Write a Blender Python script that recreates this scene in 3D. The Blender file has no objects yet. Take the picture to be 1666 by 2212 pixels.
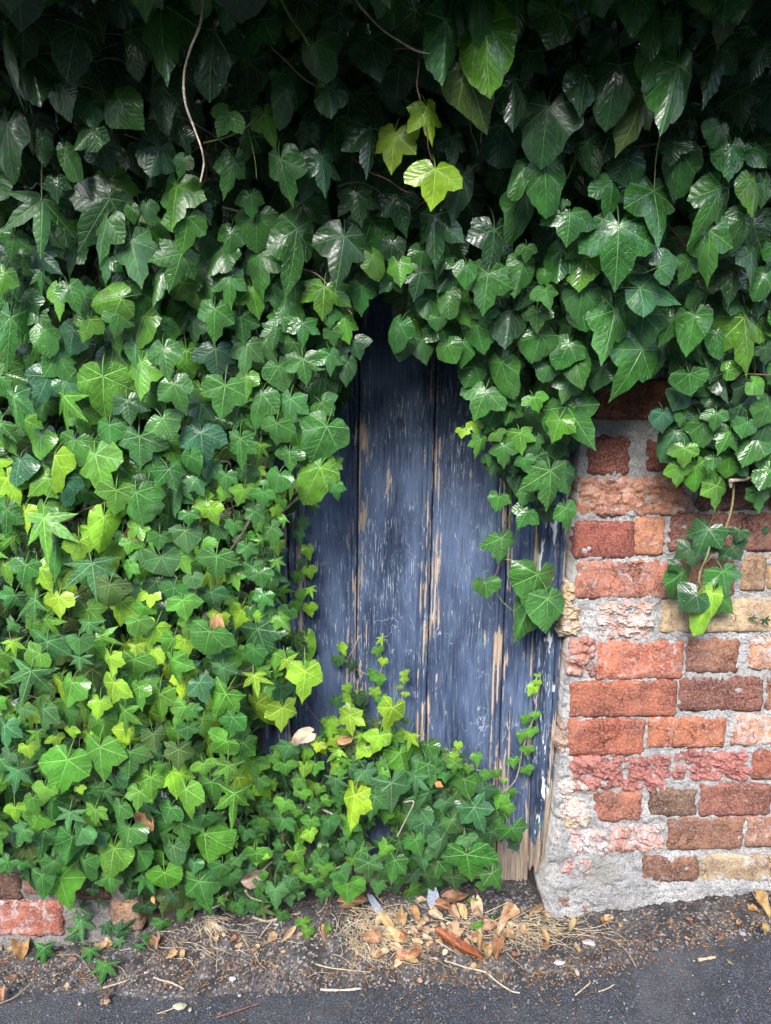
import bpy, math, random
import numpy as np
from mathutils import Vector, Matrix, noise as mnoise

scene = bpy.context.scene
COL = scene.collection
R = math.radians

# ------------------------------------------------------------------ camera, world, sun, exposure
D, H, PITCH = 1.50, 1.09, R(9.0)          # distance to the wall, eye height above the soil, tilt downwards
cam_d = bpy.data.cameras.new('camera')
cam_d.sensor_fit = 'VERTICAL'
cam_d.sensor_height = 36.0
cam_d.lens = 36.0 * 1664 / 2212
cam_d.clip_start = 0.02
cam_d.clip_end = 500
cam = bpy.data.objects.new('camera', cam_d)
cam.location = (0, -D, H)
cam.rotation_euler = (R(90) - PITCH, 0, 0)
COL.objects.link(cam)
scene.camera = cam

world = bpy.data.worlds.new('World')
scene.world = world
world.use_nodes = True
wt = world.node_tree
sky = wt.nodes.new('ShaderNodeTexSky')
sky.sky_type = 'NISHITA'
sky.sun_disc = False
sky.sun_elevation = R(39)
sky.sun_rotation = R(195)
sky.air_density = 1.0
sky.dust_density = 1.2
bg = wt.nodes['Background']
bg.inputs[1].default_value = 0.125
wt.links.new(sky.outputs[0], bg.inputs[0])

sun_d = bpy.data.lights.new('sun', 'SUN')
sun_d.energy = 1.3
sun_d.angle = R(30)
sun_d.color = (1.0, 0.965, 0.92)
sun = bpy.data.objects.new('sun', sun_d)
sun.rotation_euler = (R(51), 0, R(-15))
sun.location = (-1, -4, 6)
COL.objects.link(sun)

scene.view_settings.view_transform = 'Standard'
scene.view_settings.look = 'None'
scene.view_settings.gamma = 1.0
scene.view_settings.use_curve_mapping = False
scene.view_settings.exposure = 2.62
scene.cycles.max_bounces = 6
scene.cycles.diffuse_bounces = 3
scene.cycles.glossy_bounces = 2
scene.cycles.transmission_bounces = 3

# ------------------------------------------------------------------ measuring helpers
FOC = 1664.0
cP, sP = math.cos(PITCH), math.sin(PITCH)


def P(px, py, Y=0.0):
    """point of the plane y = Y that the photograph shows at px, py (photo measured 1666 wide)"""
    u, w = (px - 833) / FOC, (1106 - py) / FOC
    ry, rz = cP + w * sP, -sP + w * cP
    k = (Y + D) / ry
    return Vector((u * k, Y, H + rz * k))


def lerp_table(t, x):
    if x <= t[0][0]:
        return t[0][1]
    for (a, b), (c, d) in zip(t, t[1:]):
        if x <= c:
            return b + (d - b) * (x - a) / (c - a)
    return t[-1][1]


def sstep(a, b, x):
    t = max(0.0, min(1.0, (x - a) / (b - a)))
    return t * t * (3 - 2 * t)


def in_poly(p, poly):
    x, y = p
    c = False
    j = len(poly) - 1
    for i in range(len(poly)):
        xi, yi = poly[i]
        xj, yj = poly[j]
        if (yi > y) != (yj > y) and x < (xj - xi) * (y - yi) / (yj - yi) + xi:
            c = not c
        j = i
    return c


def fbm(p, o=3):
    return mnoise.fractal(Vector(p), 1.0, 2.0, o)


TILE = {'A': (0, 0), 'B': (833, 0), 'C': (0, 666.4), 'D': (833, 666.4), 'E': (0, 1332.8), 'F': (833, 1332.8), 'G': (0, 1799), 'H': (833, 1799)}


def tp(t, x, y):
    return TILE[t][0] + x / 2, TILE[t][1] + y / 2


# ------------------------------------------------------------------ object helpers
def mesh_from(name, verts, faces, mat=None, smooth=True):
    me = bpy.data.meshes.new(name)
    me.from_pydata([tuple(v) for v in verts], [], faces)
    if mat:
        me.materials.append(mat)
    if smooth:
        me.polygons.foreach_set('use_smooth', [True] * len(me.polygons))
    me.update()
    return me


def link(name, data, parent=None, loc=None):
    o = bpy.data.objects.new(name, data)
    COL.objects.link(o)
    if parent:
        o.parent = parent
    if loc is not None:
        o.location = loc
    return o


def tag(o, label=None, cat=None, group=None, kind=None):
    for k, v in (('label', label), ('category', cat), ('group', group), ('kind', kind)):
        if v:
            o[k] = v
    return o


def thing(name, label, cat, loc=(0, 0, 0), group=None):
    return tag(link(name, None, None, loc), label, cat, group)


class Geo:
    """collects geometry (with a colour per vertex) for one mesh"""

    def __init__(self):
        self.v, self.f, self.c = [], [], []

    def add(self, verts, faces, col=None):
        n = len(self.v)
        self.v += [tuple(q) for q in verts]
        self.f += [tuple(i + n for i in f) for f in faces]
        self.c += [tuple(col) if col else (1, 1, 1, 1)] * len(verts)

    def tube(self, pts, r0, r1=None, n=5, col=None, wob=0.0, seed=0):
        r1 = r0 if r1 is None else r1
        pts = [Vector(p) for p in pts]
        vs, fs = [], []
        m = len(pts)
        for i, p in enumerate(pts):
            d = (pts[min(i + 1, m - 1)] - pts[max(i - 1, 0)])
            d = d.normalized() if d.length > 1e-9 else Vector((0, 0, 1))
            a = d.cross(Vector((0.31, 0.9, 0.2))).normalized()
            b = d.cross(a)
            r = r0 + (r1 - r0) * i / (m - 1)
            if wob:
                r *= 1 + wob * mnoise.noise(Vector((i * 0.9, seed * 3.1, 0.5)))
            for k in range(n):
                t = 2 * math.pi * k / n
                vs.append(p + a * (r * math.cos(t)) + b * (r * math.sin(t)))
        for i in range(m - 1):
            for k in range(n):
                k2 = (k + 1) % n
                fs.append((i * n + k, i * n + k2, (i + 1) * n + k2, (i + 1) * n + k))
        fs.append(tuple(range(n))[::-1])
        fs.append(tuple(range((m - 1) * n, m * n)))
        self.add(vs, fs, col)

    def mesh(self, name, mat, smooth=True, colours=False):
        me = mesh_from(name, self.v, self.f, mat, smooth)
        if colours:
            at = me.attributes.new('tint', 'FLOAT_COLOR', 'POINT')
            at.data.foreach_set('color', np.array(self.c, dtype=np.float32).ravel())
        return me


def smooth_path(pts, sub=5):
    """Catmull-Rom through the points"""
    pts = [Vector(p) for p in pts]
    q = [pts[0] * 2 - pts[1]] + pts + [pts[-1] * 2 - pts[-2]]
    out = []
    for i in range(1, len(q) - 2):
        a, b, c, d = q[i - 1], q[i], q[i + 1], q[i + 2]
        for k in range(sub):
            t = k / sub
            out.append(0.5 * ((2 * b) + (c - a) * t + (2 * a - 5 * b + 4 * c - d) * t * t + (3 * b - a - 3 * c + d) * t ** 3))
    out.append(pts[-1])
    return out


# ------------------------------------------------------------------ node helpers
class NT:
    def __init__(self, tree):
        self.t = tree
        self.n = tree.nodes
        self.l = tree.links

    def node(self, typ, **kw):
        nd = self.n.new(typ)
        for k, v in kw.items():
            setattr(nd, k, v)
        return nd

    def put(self, sock, v):
        if hasattr(v, 'links'):
            self.l.new(v, sock)
        elif v is not None:
            sock.default_value = v

    def math(self, op, a, b=None, c=None, clamp=False):
        nd = self.node('ShaderNodeMath', operation=op, use_clamp=clamp)
        for s, v in zip(nd.inputs, (a, b, c)):
            self.put(s, v)
        return nd.outputs[0]

    def ramp(self, x, a, b, lo=0.0, hi=1.0):
        nd = self.node('ShaderNodeMapRange', interpolation_type='SMOOTHSTEP')
        self.put(nd.inputs[0], x)
        for s, v in zip(nd.inputs[1:5], (a, b, lo, hi)):
            self.put(s, v)
        return nd.outputs[0]

    def mix(self, f, a, b, blend='MIX'):
        nd = self.node('ShaderNodeMix', data_type='RGBA', blend_type=blend)
        self.put(nd.inputs[0], f)
        self.put(nd.inputs[6], tuple(a) + (1,) if isinstance(a, tuple) and len(a) == 3 else a)
        self.put(nd.inputs[7], tuple(b) + (1,) if isinstance(b, tuple) and len(b) == 3 else b)
        return nd.outputs[2]

    def noise(self, vec, scale, detail=3.0, rough=0.55, dist=0.0, out=0):
        nd = self.node('ShaderNodeTexNoise')
        self.put(nd.inputs['Vector'], vec)
        nd.inputs['Scale'].default_value = scale
        nd.inputs['Detail'].default_value = detail
        nd.inputs['Roughness'].default_value = rough
        nd.inputs['Distortion'].default_value = dist
        return nd.outputs[out]

    def voro(self, vec, scale, feature='F1', out=0):
        nd = self.node('ShaderNodeTexVoronoi', feature=feature)
        self.put(nd.inputs['Vector'], vec)
        nd.inputs['Scale'].default_value = scale
        return nd.outputs[out]

    def vmul(self, vec, s):
        nd = self.node('ShaderNodeVectorMath', operation='MULTIPLY')
        self.put(nd.inputs[0], vec)
        nd.inputs[1].default_value = s
        return nd.outputs[0]

    def vadd(self, a, b):
        nd = self.node('ShaderNodeVectorMath', operation='ADD')
        self.put(nd.inputs[0], a)
        self.put(nd.inputs[1], b)
        return nd.outputs[0]

    def bump(self, h, strength=0.5, dist=0.01, normal=None):
        nd = self.node('ShaderNodeBump')
        nd.inputs['Strength'].default_value = strength
        nd.inputs['Distance'].default_value = dist
        self.put(nd.inputs['Height'], h)
        if normal is not None:
            self.put(nd.inputs['Normal'], normal)
        return nd.outputs[0]


def new_mat(name):
    m = bpy.data.materials.new(name)
    m.use_nodes = True
    nt = NT(m.node_tree)
    bs = nt.n['Principled BSDF']
    return m, nt, bs


def sep(nt, vec):
    nd = nt.node('ShaderNodeSeparateXYZ')
    nt.put(nd.inputs[0], vec)
    return nd.outputs


# ------------------------------------------------------------------ materials
def ivy_material(name, from_attr):
    m, nt, bs = new_mat(name)
    if from_attr:
        src = nt.node('ShaderNodeAttribute', attribute_name='tint')
        col, gloss = src.outputs['Color'], src.outputs['Alpha']
    else:
        src = nt.node('ShaderNodeObjectInfo')
        col, gloss = src.outputs['Color'], src.outputs['Alpha']
    uv = nt.node('ShaderNodeUVMap', uv_map='vein').outputs[0]
    s = sep(nt, uv)
    u, v = s[0], s[1]
    pos = nt.node('ShaderNodeNewGeometry')
    wp = pos.outputs['Position']
    # primary veins taper towards the lobe tips
    w = nt.math('MULTIPLY_ADD', u, -0.010, 0.0160)
    w = nt.math('MAXIMUM', w, 0.005)
    main = nt.math('DIVIDE', v, w)
    main = nt.ramp(main, 0.35, 1.15, 1.0, 0.0)
    # secondary veins leave the primaries obliquely
    wob = nt.noise(wp, 45.0, 2.0)
    a = nt.math('MULTIPLY_ADD', v, -0.95, u)
    a = nt.math('MULTIPLY_ADD', wob, 0.16, a)
    fr = nt.math('FRACT', nt.math('MULTIPLY', a, 6.5))
    tri = nt.math('ABSOLUTE', nt.math('SUBTRACT', fr, 0.5))
    sec = nt.ramp(tri, 0.015, 0.065, 1.0, 0.0)
    net = nt.voro(nt.vmul(uv, (1, 1, 1)), 17.0, 'DISTANCE_TO_EDGE')
    netm = nt.ramp(net, 0.01, 0.06, 1.0, 0.0)
    vein = nt.math('MAXIMUM', main, nt.math('MULTIPLY', sec, 0.5))
    vein = nt.math('MAXIMUM', vein, nt.math('MULTIPLY', netm, 0.16))
    big = nt.noise(wp, 38.0, 3.0)
    blotch = nt.ramp(big, 0.35, 0.7, 0.72, 1.3)
    base = nt.mix(1.0, col, nt.node('ShaderNodeCombineColor').outputs[0], 'MULTIPLY')
    cc = base.node.inputs[7].links[0].from_node
    for i in range(3):
        nt.put(cc.inputs[i], blotch)
    veinc = nt.mix(1.0, nt.mix(1.0, col, (2.0, 1.7, 1.6), 'MULTIPLY'), (0.085, 0.125, 0.06), 'ADD')
    top = nt.mix(vein, base, veinc)
    # fine dust and specks
    sp = nt.noise(wp, 420.0, 1.0)
    top = nt.mix(nt.ramp(sp, 0.72, 0.80, 0.0, 0.22), top, (0.22, 0.27, 0.2))
    # brown spots of old leaves
    spot = nt.noise(wp, 34.0, 4.0, 0.6)
    top = nt.mix(nt.ramp(spot, 0.69, 0.72, 0.0, 0.75), top, (0.11, 0.075, 0.03))
    # petiole
    pet = nt.math('LESS_THAN', u, -0.5)
    top = nt.mix(pet, top, nt.mix(0.5, veinc, (0.10, 0.09, 0.035)))
    under = nt.mix(0.6, nt.mix(1.0, col, (1.9, 1.6, 1.9), 'MULTIPLY'), (0.09, 0.13, 0.05))
    final = nt.mix(pos.outputs['Backfacing'], top, under)
    nt.put(bs.inputs['Base Color'], final)
    rgh = nt.math('MULTIPLY_ADD', nt.noise(wp, 70.0, 2.0), 0.09, gloss)
    rgh = nt.math('MULTIPLY_ADD', pos.outputs['Backfacing'], 0.3, rgh)
    nt.put(bs.inputs['Roughness'], rgh)
    bs.inputs['Specular IOR Level'].default_value = 0.62
    h = nt.math('MULTIPLY_ADD', vein, -0.5, nt.math('MULTIPLY', tri, 0.16))
    h = nt.math('MULTIPLY_ADD', nt.noise(wp, 60.0, 1.0), 0.25, h)
    bmp = nt.bump(h, 0.8, 0.0034)
    nt.put(bs.inputs['Normal'], bmp)
    tr = nt.node('ShaderNodeBsdfTranslucent')
    nt.put(tr.inputs[0], nt.mix(1.0, final, (1.3, 1.6, 0.6), 'MULTIPLY'))
    mx = nt.node('ShaderNodeMixShader')
    mx.inputs[0].default_value = 0.09
    out = nt.n['Material Output']
    nt.l.new(bs.outputs[0], mx.inputs[1])
    nt.l.new(tr.outputs[0], mx.inputs[2])
    nt.l.new(mx.outputs[0], out.inputs[0])
    return m


M_LEAF = ivy_material('ivy leaf', False)
M_LEAF_S = ivy_material('ivy leaf massed', True)


def dry_leaf_material():
    m, nt, bs = new_mat('dry leaf')
    src = nt.node('ShaderNodeObjectInfo')
    uv = nt.node('ShaderNodeUVMap', uv_map='vein').outputs[0]
    s = sep(nt, uv)
    g = nt.node('ShaderNodeNewGeometry')
    wp = g.outputs['Position']
    main = nt.ramp(s[1], 0.006, 0.02, 1.0, 0.0)
    fr = nt.math('FRACT', nt.math('MULTIPLY', nt.math('MULTIPLY_ADD', s[1], -0.9, s[0]), 8.0))
    tri = nt.math('ABSOLUTE', nt.math('SUBTRACT', fr, 0.5))
    sec = nt.ramp(tri, 0.02, 0.09, 1.0, 0.0)
    n = nt.noise(wp, 60.0, 4.0)
    c = nt.mix(nt.ramp(n, 0.35, 0.75), src.outputs['Color'], nt.mix(1.0, src.outputs['Color'], (0.45, 0.32, 0.25), 'MULTIPLY'))
    c = nt.mix(nt.math('MULTIPLY', nt.math('MAXIMUM', main, nt.math('MULTIPLY', sec, 0.5)), 0.45), c,
               nt.mix(1.0, src.outputs['Color'], (1.5, 1.4, 1.2), 'MULTIPLY'))
    sp = nt.noise(wp, 300.0, 1.0)
    c = nt.mix(nt.ramp(sp, 0.68, 0.75, 0, 0.6), c, (0.07, 0.035, 0.02))
    nt.put(bs.inputs['Base Color'], c)
    bs.inputs['Roughness'].default_value = 0.5
    nt.put(bs.inputs['Normal'], nt.bump(nt.math('ADD', n, nt.math('MULTIPLY', sec, -0.3)), 0.5, 0.003))
    tr = nt.node('ShaderNodeBsdfTranslucent')
    nt.put(tr.inputs[0], c)
    mx = nt.node('ShaderNodeMixShader')
    mx.inputs[0].default_value = 0.2
    nt.l.new(bs.outputs[0], mx.inputs[1])
    nt.l.new(tr.outputs[0], mx.inputs[2])
    nt.l.new(mx.outputs[0], nt.n['Material Output'].inputs[0])
    return m


M_DRY = dry_leaf_material()


def tint_material(name, rough=0.85, nscale=120.0, amount=0.5, bump=0.4):
    m, nt, bs = new_mat(name)
    src = nt.node('ShaderNodeAttribute', attribute_name='tint')
    wp = nt.node('ShaderNodeNewGeometry').outputs['Position']
    n = nt.noise(wp, nscale, 3.0)
    c = nt.mix(nt.ramp(n, 0.3, 0.7, 0.0, amount), src.outputs['Color'], nt.mix(1.0, src.outputs['Color'], (0.45, 0.42, 0.4), 'MULTIPLY'))
    nt.put(bs.inputs['Base Color'], c)
    bs.inputs['Roughness'].default_value = rough
    nt.put(bs.inputs['Normal'], nt.bump(n, bump, 0.003))
    return m


M_TINT = tint_material('litter bits')
M_BARK = tint_material('ivy stem bark', 0.8, 260.0, 0.7, 0.6)


def brick_material():
    m, nt, bs = new_mat('old brick')
    oi = nt.node('ShaderNodeObjectInfo')
    tc = nt.node('ShaderNodeTexCoord').outputs['Object']
    off = nt.node('ShaderNodeCombineXYZ')
    for i in range(3):
        nt.put(off.inputs[i], nt.math('MULTIPLY', oi.outputs['Random'], 17.0 + 9 * i))
    vec = nt.vadd(tc, off.outputs[0])
    col = oi.outputs['Color']
    n1 = nt.noise(vec, 22.0, 5.0, 0.65)
    n2 = nt.noise(vec, 85.0, 4.0, 0.65)
    n3 = nt.noise(vec, 320.0, 2.0)
    c = nt.mix(nt.ramp(n1, 0.34, 0.68), nt.mix(1.0, col, (0.50, 0.40, 0.40), 'MULTIPLY'), nt.mix(1.0, col, (1.22, 1.16, 1.05), 'MULTIPLY'))
    c = nt.mix(nt.ramp(n2, 0.52, 0.68, 0.0, 0.6), c, nt.mix(1.0, col, (0.40, 0.36, 0.42), 'MULTIPLY'))
    n4 = nt.noise(vec, 620.0, 3.0, 0.7)
    n5 = nt.noise(vec, 190.0, 4.0, 0.75)
    grey = nt.mix(0.5, (0.20, 0.15, 0.13), col)
    c = nt.mix(nt.ramp(n5, 0.46, 0.60, 0.0, 0.7), c, nt.mix(1.0, grey, (1.5, 1.45, 1.45), 'MULTIPLY'))
    c = nt.mix(nt.ramp(n4, 0.46, 0.36, 0.0, 0.75), c, nt.mix(1.0, col, (0.22, 0.20, 0.22), 'MULTIPLY'))
    # lime bloom and specks
    a = oi.outputs['Alpha']
    bl = nt.math('MULTIPLY_ADD', nt.noise(vec, 42.0, 9.0, 0.78, 0.8), 1.0, nt.math('MULTIPLY_ADD', a, 0.36, -0.355))
    c = nt.mix(nt.ramp(bl, 0.30, 0.46, 0.0, 0.72), c, (0.52, 0.48, 0.47))
    c = nt.mix(nt.ramp(n3, 0.58, 0.78, 0.0, 0.5), c, (0.5, 0.44, 0.40))
    c = nt.mix(nt.ramp(n3, 0.36, 0.30, 0.0, 0.6), c, (0.05, 0.03, 0.03))
    st = nt.noise(nt.node('ShaderNodeNewGeometry').outputs['Position'], 7.0, 5.0, 0.6)
    c = nt.mix(nt.ramp(st, 0.52, 0.72, 0.0, 0.38), c, (0.10, 0.085, 0.075))
    # hairline cracks
    cr = nt.voro(nt.vadd(vec, nt.vmul(nt.noise(vec, 40.0, 3.0, out=1), (0.03, 0.03, 0.03))), 26.0, 'DISTANCE_TO_EDGE')
    ck = nt.ramp(cr, 0.0, 0.022, 1.0, 0.0)
    ck = nt.math('MULTIPLY', ck, nt.ramp(nt.noise(vec, 14.0, 2.0), 0.52, 0.6))
    c = nt.mix(nt.math('MULTIPLY', ck, 0.7), c, (0.035, 0.022, 0.02))
    nt.put(bs.inputs['Base Color'], c)
    bs.inputs['Roughness'].default_value = 0.9
    bs.inputs['Specular IOR Level'].default_value = 0.25
    h = nt.math('ADD', nt.math('MULTIPLY', n2, 0.9), nt.math('MULTIPLY', n5, 0.7))
    h = nt.math('MULTIPLY_ADD', n4, 0.3, h)
    h = nt.math('MULTIPLY_ADD', ck, -0.9, h)
    nt.put(bs.inputs['Normal'], nt.bump(h, 0.9, 0.006))
    return m


M_BRICK = brick_material()


def mortar_material(name, k):
    m, nt, bs = new_mat(name)
    vec = nt.node('ShaderNodeNewGeometry').outputs['Position']
    n1 = nt.noise(vec, 14.0, 5.0, 0.65)
    n2 = nt.noise(vec, 230.0, 5.0, 0.72)
    n3 = nt.noise(vec, 420.0, 2.0)
    c = nt.mix(nt.ramp(n1, 0.35, 0.65), (0.42, 0.415, 0.41), (0.70, 0.68, 0.655))
    c = nt.mix(nt.ramp(n2, 0.38, 0.50, 0.75, 0.0), c, (0.16, 0.16, 0.175))
    c = nt.mix(nt.ramp(n3, 0.58, 0.68, 0.0, 0.6), c, (0.66, 0.65, 0.64))
    c = nt.mix(nt.ramp(n3, 0.40, 0.32, 0.0, 0.7), c, (0.09, 0.085, 0.08))
    warm = nt.noise(vec, 7.0, 2.0)
    c = nt.mix(nt.ramp(warm, 0.52, 0.7, 0.0, 0.45), c, (0.44, 0.41, 0.34))
    st = nt.noise(vec, 7.0, 5.0, 0.6)
    c = nt.mix(nt.ramp(st, 0.52, 0.72, 0.0, 0.5), c, (0.17, 0.165, 0.15))
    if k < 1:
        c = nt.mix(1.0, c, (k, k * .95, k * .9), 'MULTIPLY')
    nt.put(bs.inputs['Base Color'], c)
    bs.inputs['Roughness'].default_value = 0.95
    bs.inputs['Specular IOR Level'].default_value = 0.2
    h = nt.math('ADD', nt.math('MULTIPLY', n2, 1.0), nt.math('MULTIPLY', n3, 0.4))
    nt.put(bs.inputs['Normal'], nt.bump(h, 1.0, 0.012))
    return m


M_MORTAR = mortar_material('lime mortar', 1.0)
M_MORTAR_D = mortar_material('vignetted lime mortar', 0.62)  # corner vignette painted into the mortar colour at the lower left


def paint_material(name, flake, bare, rot):
    """weathered blue paint on wood: uv = metres across and up, attribute edge = metres to the board's edge, rot = metres above its foot"""
    m, nt, bs = new_mat(name)
    oi = nt.node('ShaderNodeObjectInfo')
    uv = nt.node('ShaderNodeUVMap', uv_map='board').outputs[0]
    off = nt.node('ShaderNodeCombineXYZ')
    nt.put(off.inputs[0], nt.math('MULTIPLY', oi.outputs['Random'], 7.0))
    nt.put(off.inputs[1], nt.math('MULTIPLY', oi.outputs['Random'], 13.0))
    vec = nt.vadd(uv, off.outputs[0])
    edge = nt.node('ShaderNodeAttribute', attribute_name='edge').outputs['Fac']
    foot = nt.node('ShaderNodeAttribute', attribute_name='foot').outputs['Fac']
    grain = nt.noise(nt.vmul(vec, (1, 0.022, 1)), 520.0, 3.0, 0.65)
    streak = nt.noise(nt.vmul(vec, (1, 0.06, 1)), 240.0, 6.0, 0.72)
    broad = nt.noise(nt.vmul(vec, (1, 0.25, 1)), 16.0, 4.0, 0.6)
    fleck = nt.noise(nt.vmul(vec, (1, 0.07, 1)), 360.0, 6.0, 0.72, 0.3)
    c = nt.mix(nt.ramp(broad, 0.3, 0.7), (0.020, 0.031, 0.062), (0.078, 0.112, 0.190))
    c = nt.mix(nt.ramp(streak, 0.50, 0.66, 0.0, 0.7), c, (0.13, 0.165, 0.22))
    c = nt.mix(nt.ramp(grain, 0.44, 0.34, 0.0, 0.8), c, (0.008, 0.010, 0.018))
    # chalky flecks and scratches, more of them in worn patches
    worn = nt.ramp(nt.noise(nt.vmul(vec, (1, 0.45, 1)), 9.0, 3.0), 0.42, 0.66)
    fk = nt.math('MULTIPLY_ADD', worn, 0.09, fleck)
    c = nt.mix(nt.ramp(fk, 0.628, 0.70, 0.0, 0.8), c, (0.36, 0.42, 0.47))
    sn = nt.noise(nt.vmul(vec, (1, 0.5, 1)), 13.0, 4.0, 0.5)
    sl = nt.ramp(nt.math('ABSOLUTE', nt.math('SUBTRACT', sn, 0.5)), 0.001, 0.0045, 1.0, 0.0)
    sl = nt.math('MULTIPLY', sl, nt.ramp(nt.noise(vec, 11.0, 2.0), 0.52, 0.62))
    c = nt.mix(nt.math('MULTIPLY', sl, 0.55), c, (0.34, 0.38, 0.42))
    teal = nt.noise(nt.vmul(vec, (1, 0.3, 1)), 30.0, 3.0)
    c = nt.mix(nt.ramp(teal, 0.62, 0.74, 0.0, 0.4), c, (0.10, 0.22, 0.22))
    # paint lost down to the wood, along the edges and in long slivers
    el = nt.ramp(edge, 0.006, 0.030, 0.085, 0.0)
    fl = nt.ramp(foot, 0.0, rot, 0.42, 0.0)
    slv = nt.noise(nt.vmul(vec, (1, 0.15, 1)), 62.0, 6.0, 0.68, 0.5)
    pm = nt.math('ADD', nt.math('ADD', slv, el), fl)
    patch = nt.noise(nt.vmul(vec, (1, 0.5, 1)), 6.0, 2.0)
    pm = nt.math('MULTIPLY_ADD', patch, 0.22, pm)
    rub = nt.noise(nt.vmul(vec, (1, 0.06, 1)), 60.0, 4.0)
    b1 = nt.math('MULTIPLY', nt.ramp(edge, 0.0078, 0.0090), nt.ramp(edge, 0.0126, 0.0114))
    b2 = nt.math('MULTIPLY', nt.ramp(edge, 0.0168, 0.0180), nt.ramp(edge, 0.0220, 0.0206))
    b3 = nt.math('MULTIPLY', nt.ramp(edge, 0.0010, 0.0022), nt.ramp(edge, 0.0052, 0.0040))
    pm = nt.math('MULTIPLY_ADD', nt.math('MULTIPLY', nt.math('ADD', nt.math('ADD', b1, b2), b3), nt.ramp(rub, 0.42, 0.58)), 0.15, pm)
    peel = nt.ramp(pm, bare, bare + 0.012)
    wood = nt.mix(nt.ramp(grain, 0.3, 0.7), (0.21, 0.155, 0.115), (0.47, 0.37, 0.285))
    wood = nt.mix(nt.ramp(fl, 0.05, 0.35, 0.0, 0.75), wood, nt.mix(nt.ramp(grain, 0.3, 0.65), (0.06, 0.045, 0.034), (0.27, 0.225, 0.18)))
    c = nt.mix(peel, c, wood)
    # white flaking undercoat
    wf = nt.noise(nt.vmul(vec, (1, 0.2, 1)), 70.0, 4.0, 0.6, 0.5)
    wp_ = nt.math('MULTIPLY', nt.ramp(wf, 0.60, 0.64), flake)
    c = nt.mix(wp_, c, (0.62, 0.63, 0.62))
    rim = nt.math('MULTIPLY', nt.ramp(pm, bare - 0.012, bare), nt.ramp(pm, bare + 0.012, bare, 0.0, 1.0))
    c = nt.mix(nt.math('MULTIPLY', rim, 0.5), c, (0.45, 0.47, 0.48))
    nt.put(bs.inputs['Base Color'], c)
    nt.put(bs.inputs['Roughness'], nt.math('MULTIPLY_ADD', streak, 0.3, 0.38))
    bs.inputs['Specular IOR Level'].default_value = 0.22
    h = nt.math('MULTIPLY_ADD', peel, -0.6, nt.math('MULTIPLY', grain, 0.7))
    h = nt.math('MULTIPLY_ADD', streak, 0.4, h)
    nt.put(bs.inputs['Normal'], nt.bump(h, 0.7, 0.003))
    return m


M_DOOR = paint_material('weathered blue paint', 0.0, 0.775, 0.20)
M_FRAME = paint_material('flaking frame paint', 1.0, 0.86, 0.12)
M_BARE = paint_material('bare grey brown wood', 0.8, 0.79, 0.25)


def asphalt_material():
    m, nt, bs = new_mat('asphalt')
    vec = nt.node('ShaderNodeNewGeometry').outputs['Position']
    v1 = nt.voro(vec, 480.0, 'F1', 1)
    d1 = nt.voro(vec, 480.0, 'F1', 0)
    n0 = nt.noise(vec, 5.0, 4.0)
    n2 = nt.noise(vec, 150.0, 3.0, 0.7)
    grey = sep(nt, v1)
    g = nt.ramp(grey[0], 0.55, 1.0, 0.0, 1.0)
    c = nt.mix(g, (0.044, 0.048, 0.059), (0.17, 0.18, 0.208))
    c = nt.mix(nt.ramp(d1, 0.35, 0.75, 0.0, 0.85), c, (0.016, 0.017, 0.022))
    c = nt.mix(nt.ramp(n0, 0.42, 0.68, 0.0, 0.5), c, (0.125, 0.12, 0.12))
    n9 = nt.noise(vec, 16.0, 5.0, 0.7)
    c = nt.mix(nt.ramp(n9, 0.52, 0.66, 0.0, 0.55), c, (0.030, 0.028, 0.028))
    c = nt.mix(nt.ramp(n2, 0.62, 0.72, 0.0, 0.5), c, (0.20, 0.20, 0.21))
    nt.put(bs.inputs['Base Color'], c)
    bs.inputs['Roughness'].default_value = 0.8
    h = nt.math('MULTIPLY_ADD', n2, 0.6, nt.math('MULTIPLY', d1, -1.0))
    nt.put(bs.inputs['Normal'], nt.bump(h, 1.0, 0.004))
    return m


def soil_material():
    m, nt, bs = new_mat('gritty soil')
    vec = nt.node('ShaderNodeNewGeometry').outputs['Position']
    n1 = nt.noise(vec, 25.0, 4.0, 0.6)
    n2 = nt.noise(vec, 190.0, 4.0, 0.7)
    v1 = nt.voro(vec, 240.0, 'F1', 1)
    gs = sep(nt, v1)
    c = nt.mix(nt.ramp(n1, 0.35, 0.65), (0.050, 0.047, 0.047), (0.120, 0.113, 0.110))
    c = nt.mix(nt.ramp(n2, 0.40, 0.55, 0.7, 0.0), c, (0.018, 0.015, 0.013))
    c = nt.mix(nt.ramp(gs[0], 0.86, 0.93, 0.0, 0.8), c, (0.30, 0.28, 0.27))
    c = nt.mix(nt.ramp(gs[1], 0.92, 0.96, 0.0, 0.6), c, (0.24, 0.14, 0.09))
    nt.put(bs.inputs['Base Color'], c)
    bs.inputs['Roughness'].default_value = 0.95
    bs.inputs['Specular IOR Level'].default_value = 0.2
    nt.put(bs.inputs['Normal'], nt.bump(n2, 1.0, 0.008))
    return m


M_ASPHALT = asphalt_material()
M_SOIL = soil_material()

# ------------------------------------------------------------------ ground
gl = [(-420, 2092), (0, 2055), (300, 2030), (420, 1990), (640, 1962), (900, 1940), (1150, 1945), (1172, 1972), (1215, 1986), (1666, 1921), (2100, 1857)]
GLX = [(P(a, b).x, P(a, b).z) for a, b in gl]
pa, pb = P(0, 2062), P(1666, 1932)
RS = (pb.z - pa.z) / (pb.x - pa.x)


def z_road(x, y):
    return pa.z + RS * (x - pa.x) - 0.008 + 0.035 * min(0.0, y)


def z_ground(x, y):
    zr = z_road(x, y)
    zl = lerp_table(GLX, x)
    k = sstep(0.19, 0.0, -y)
    return zr + (zl - z_road(x, 0)) * k + 0.004


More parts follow.
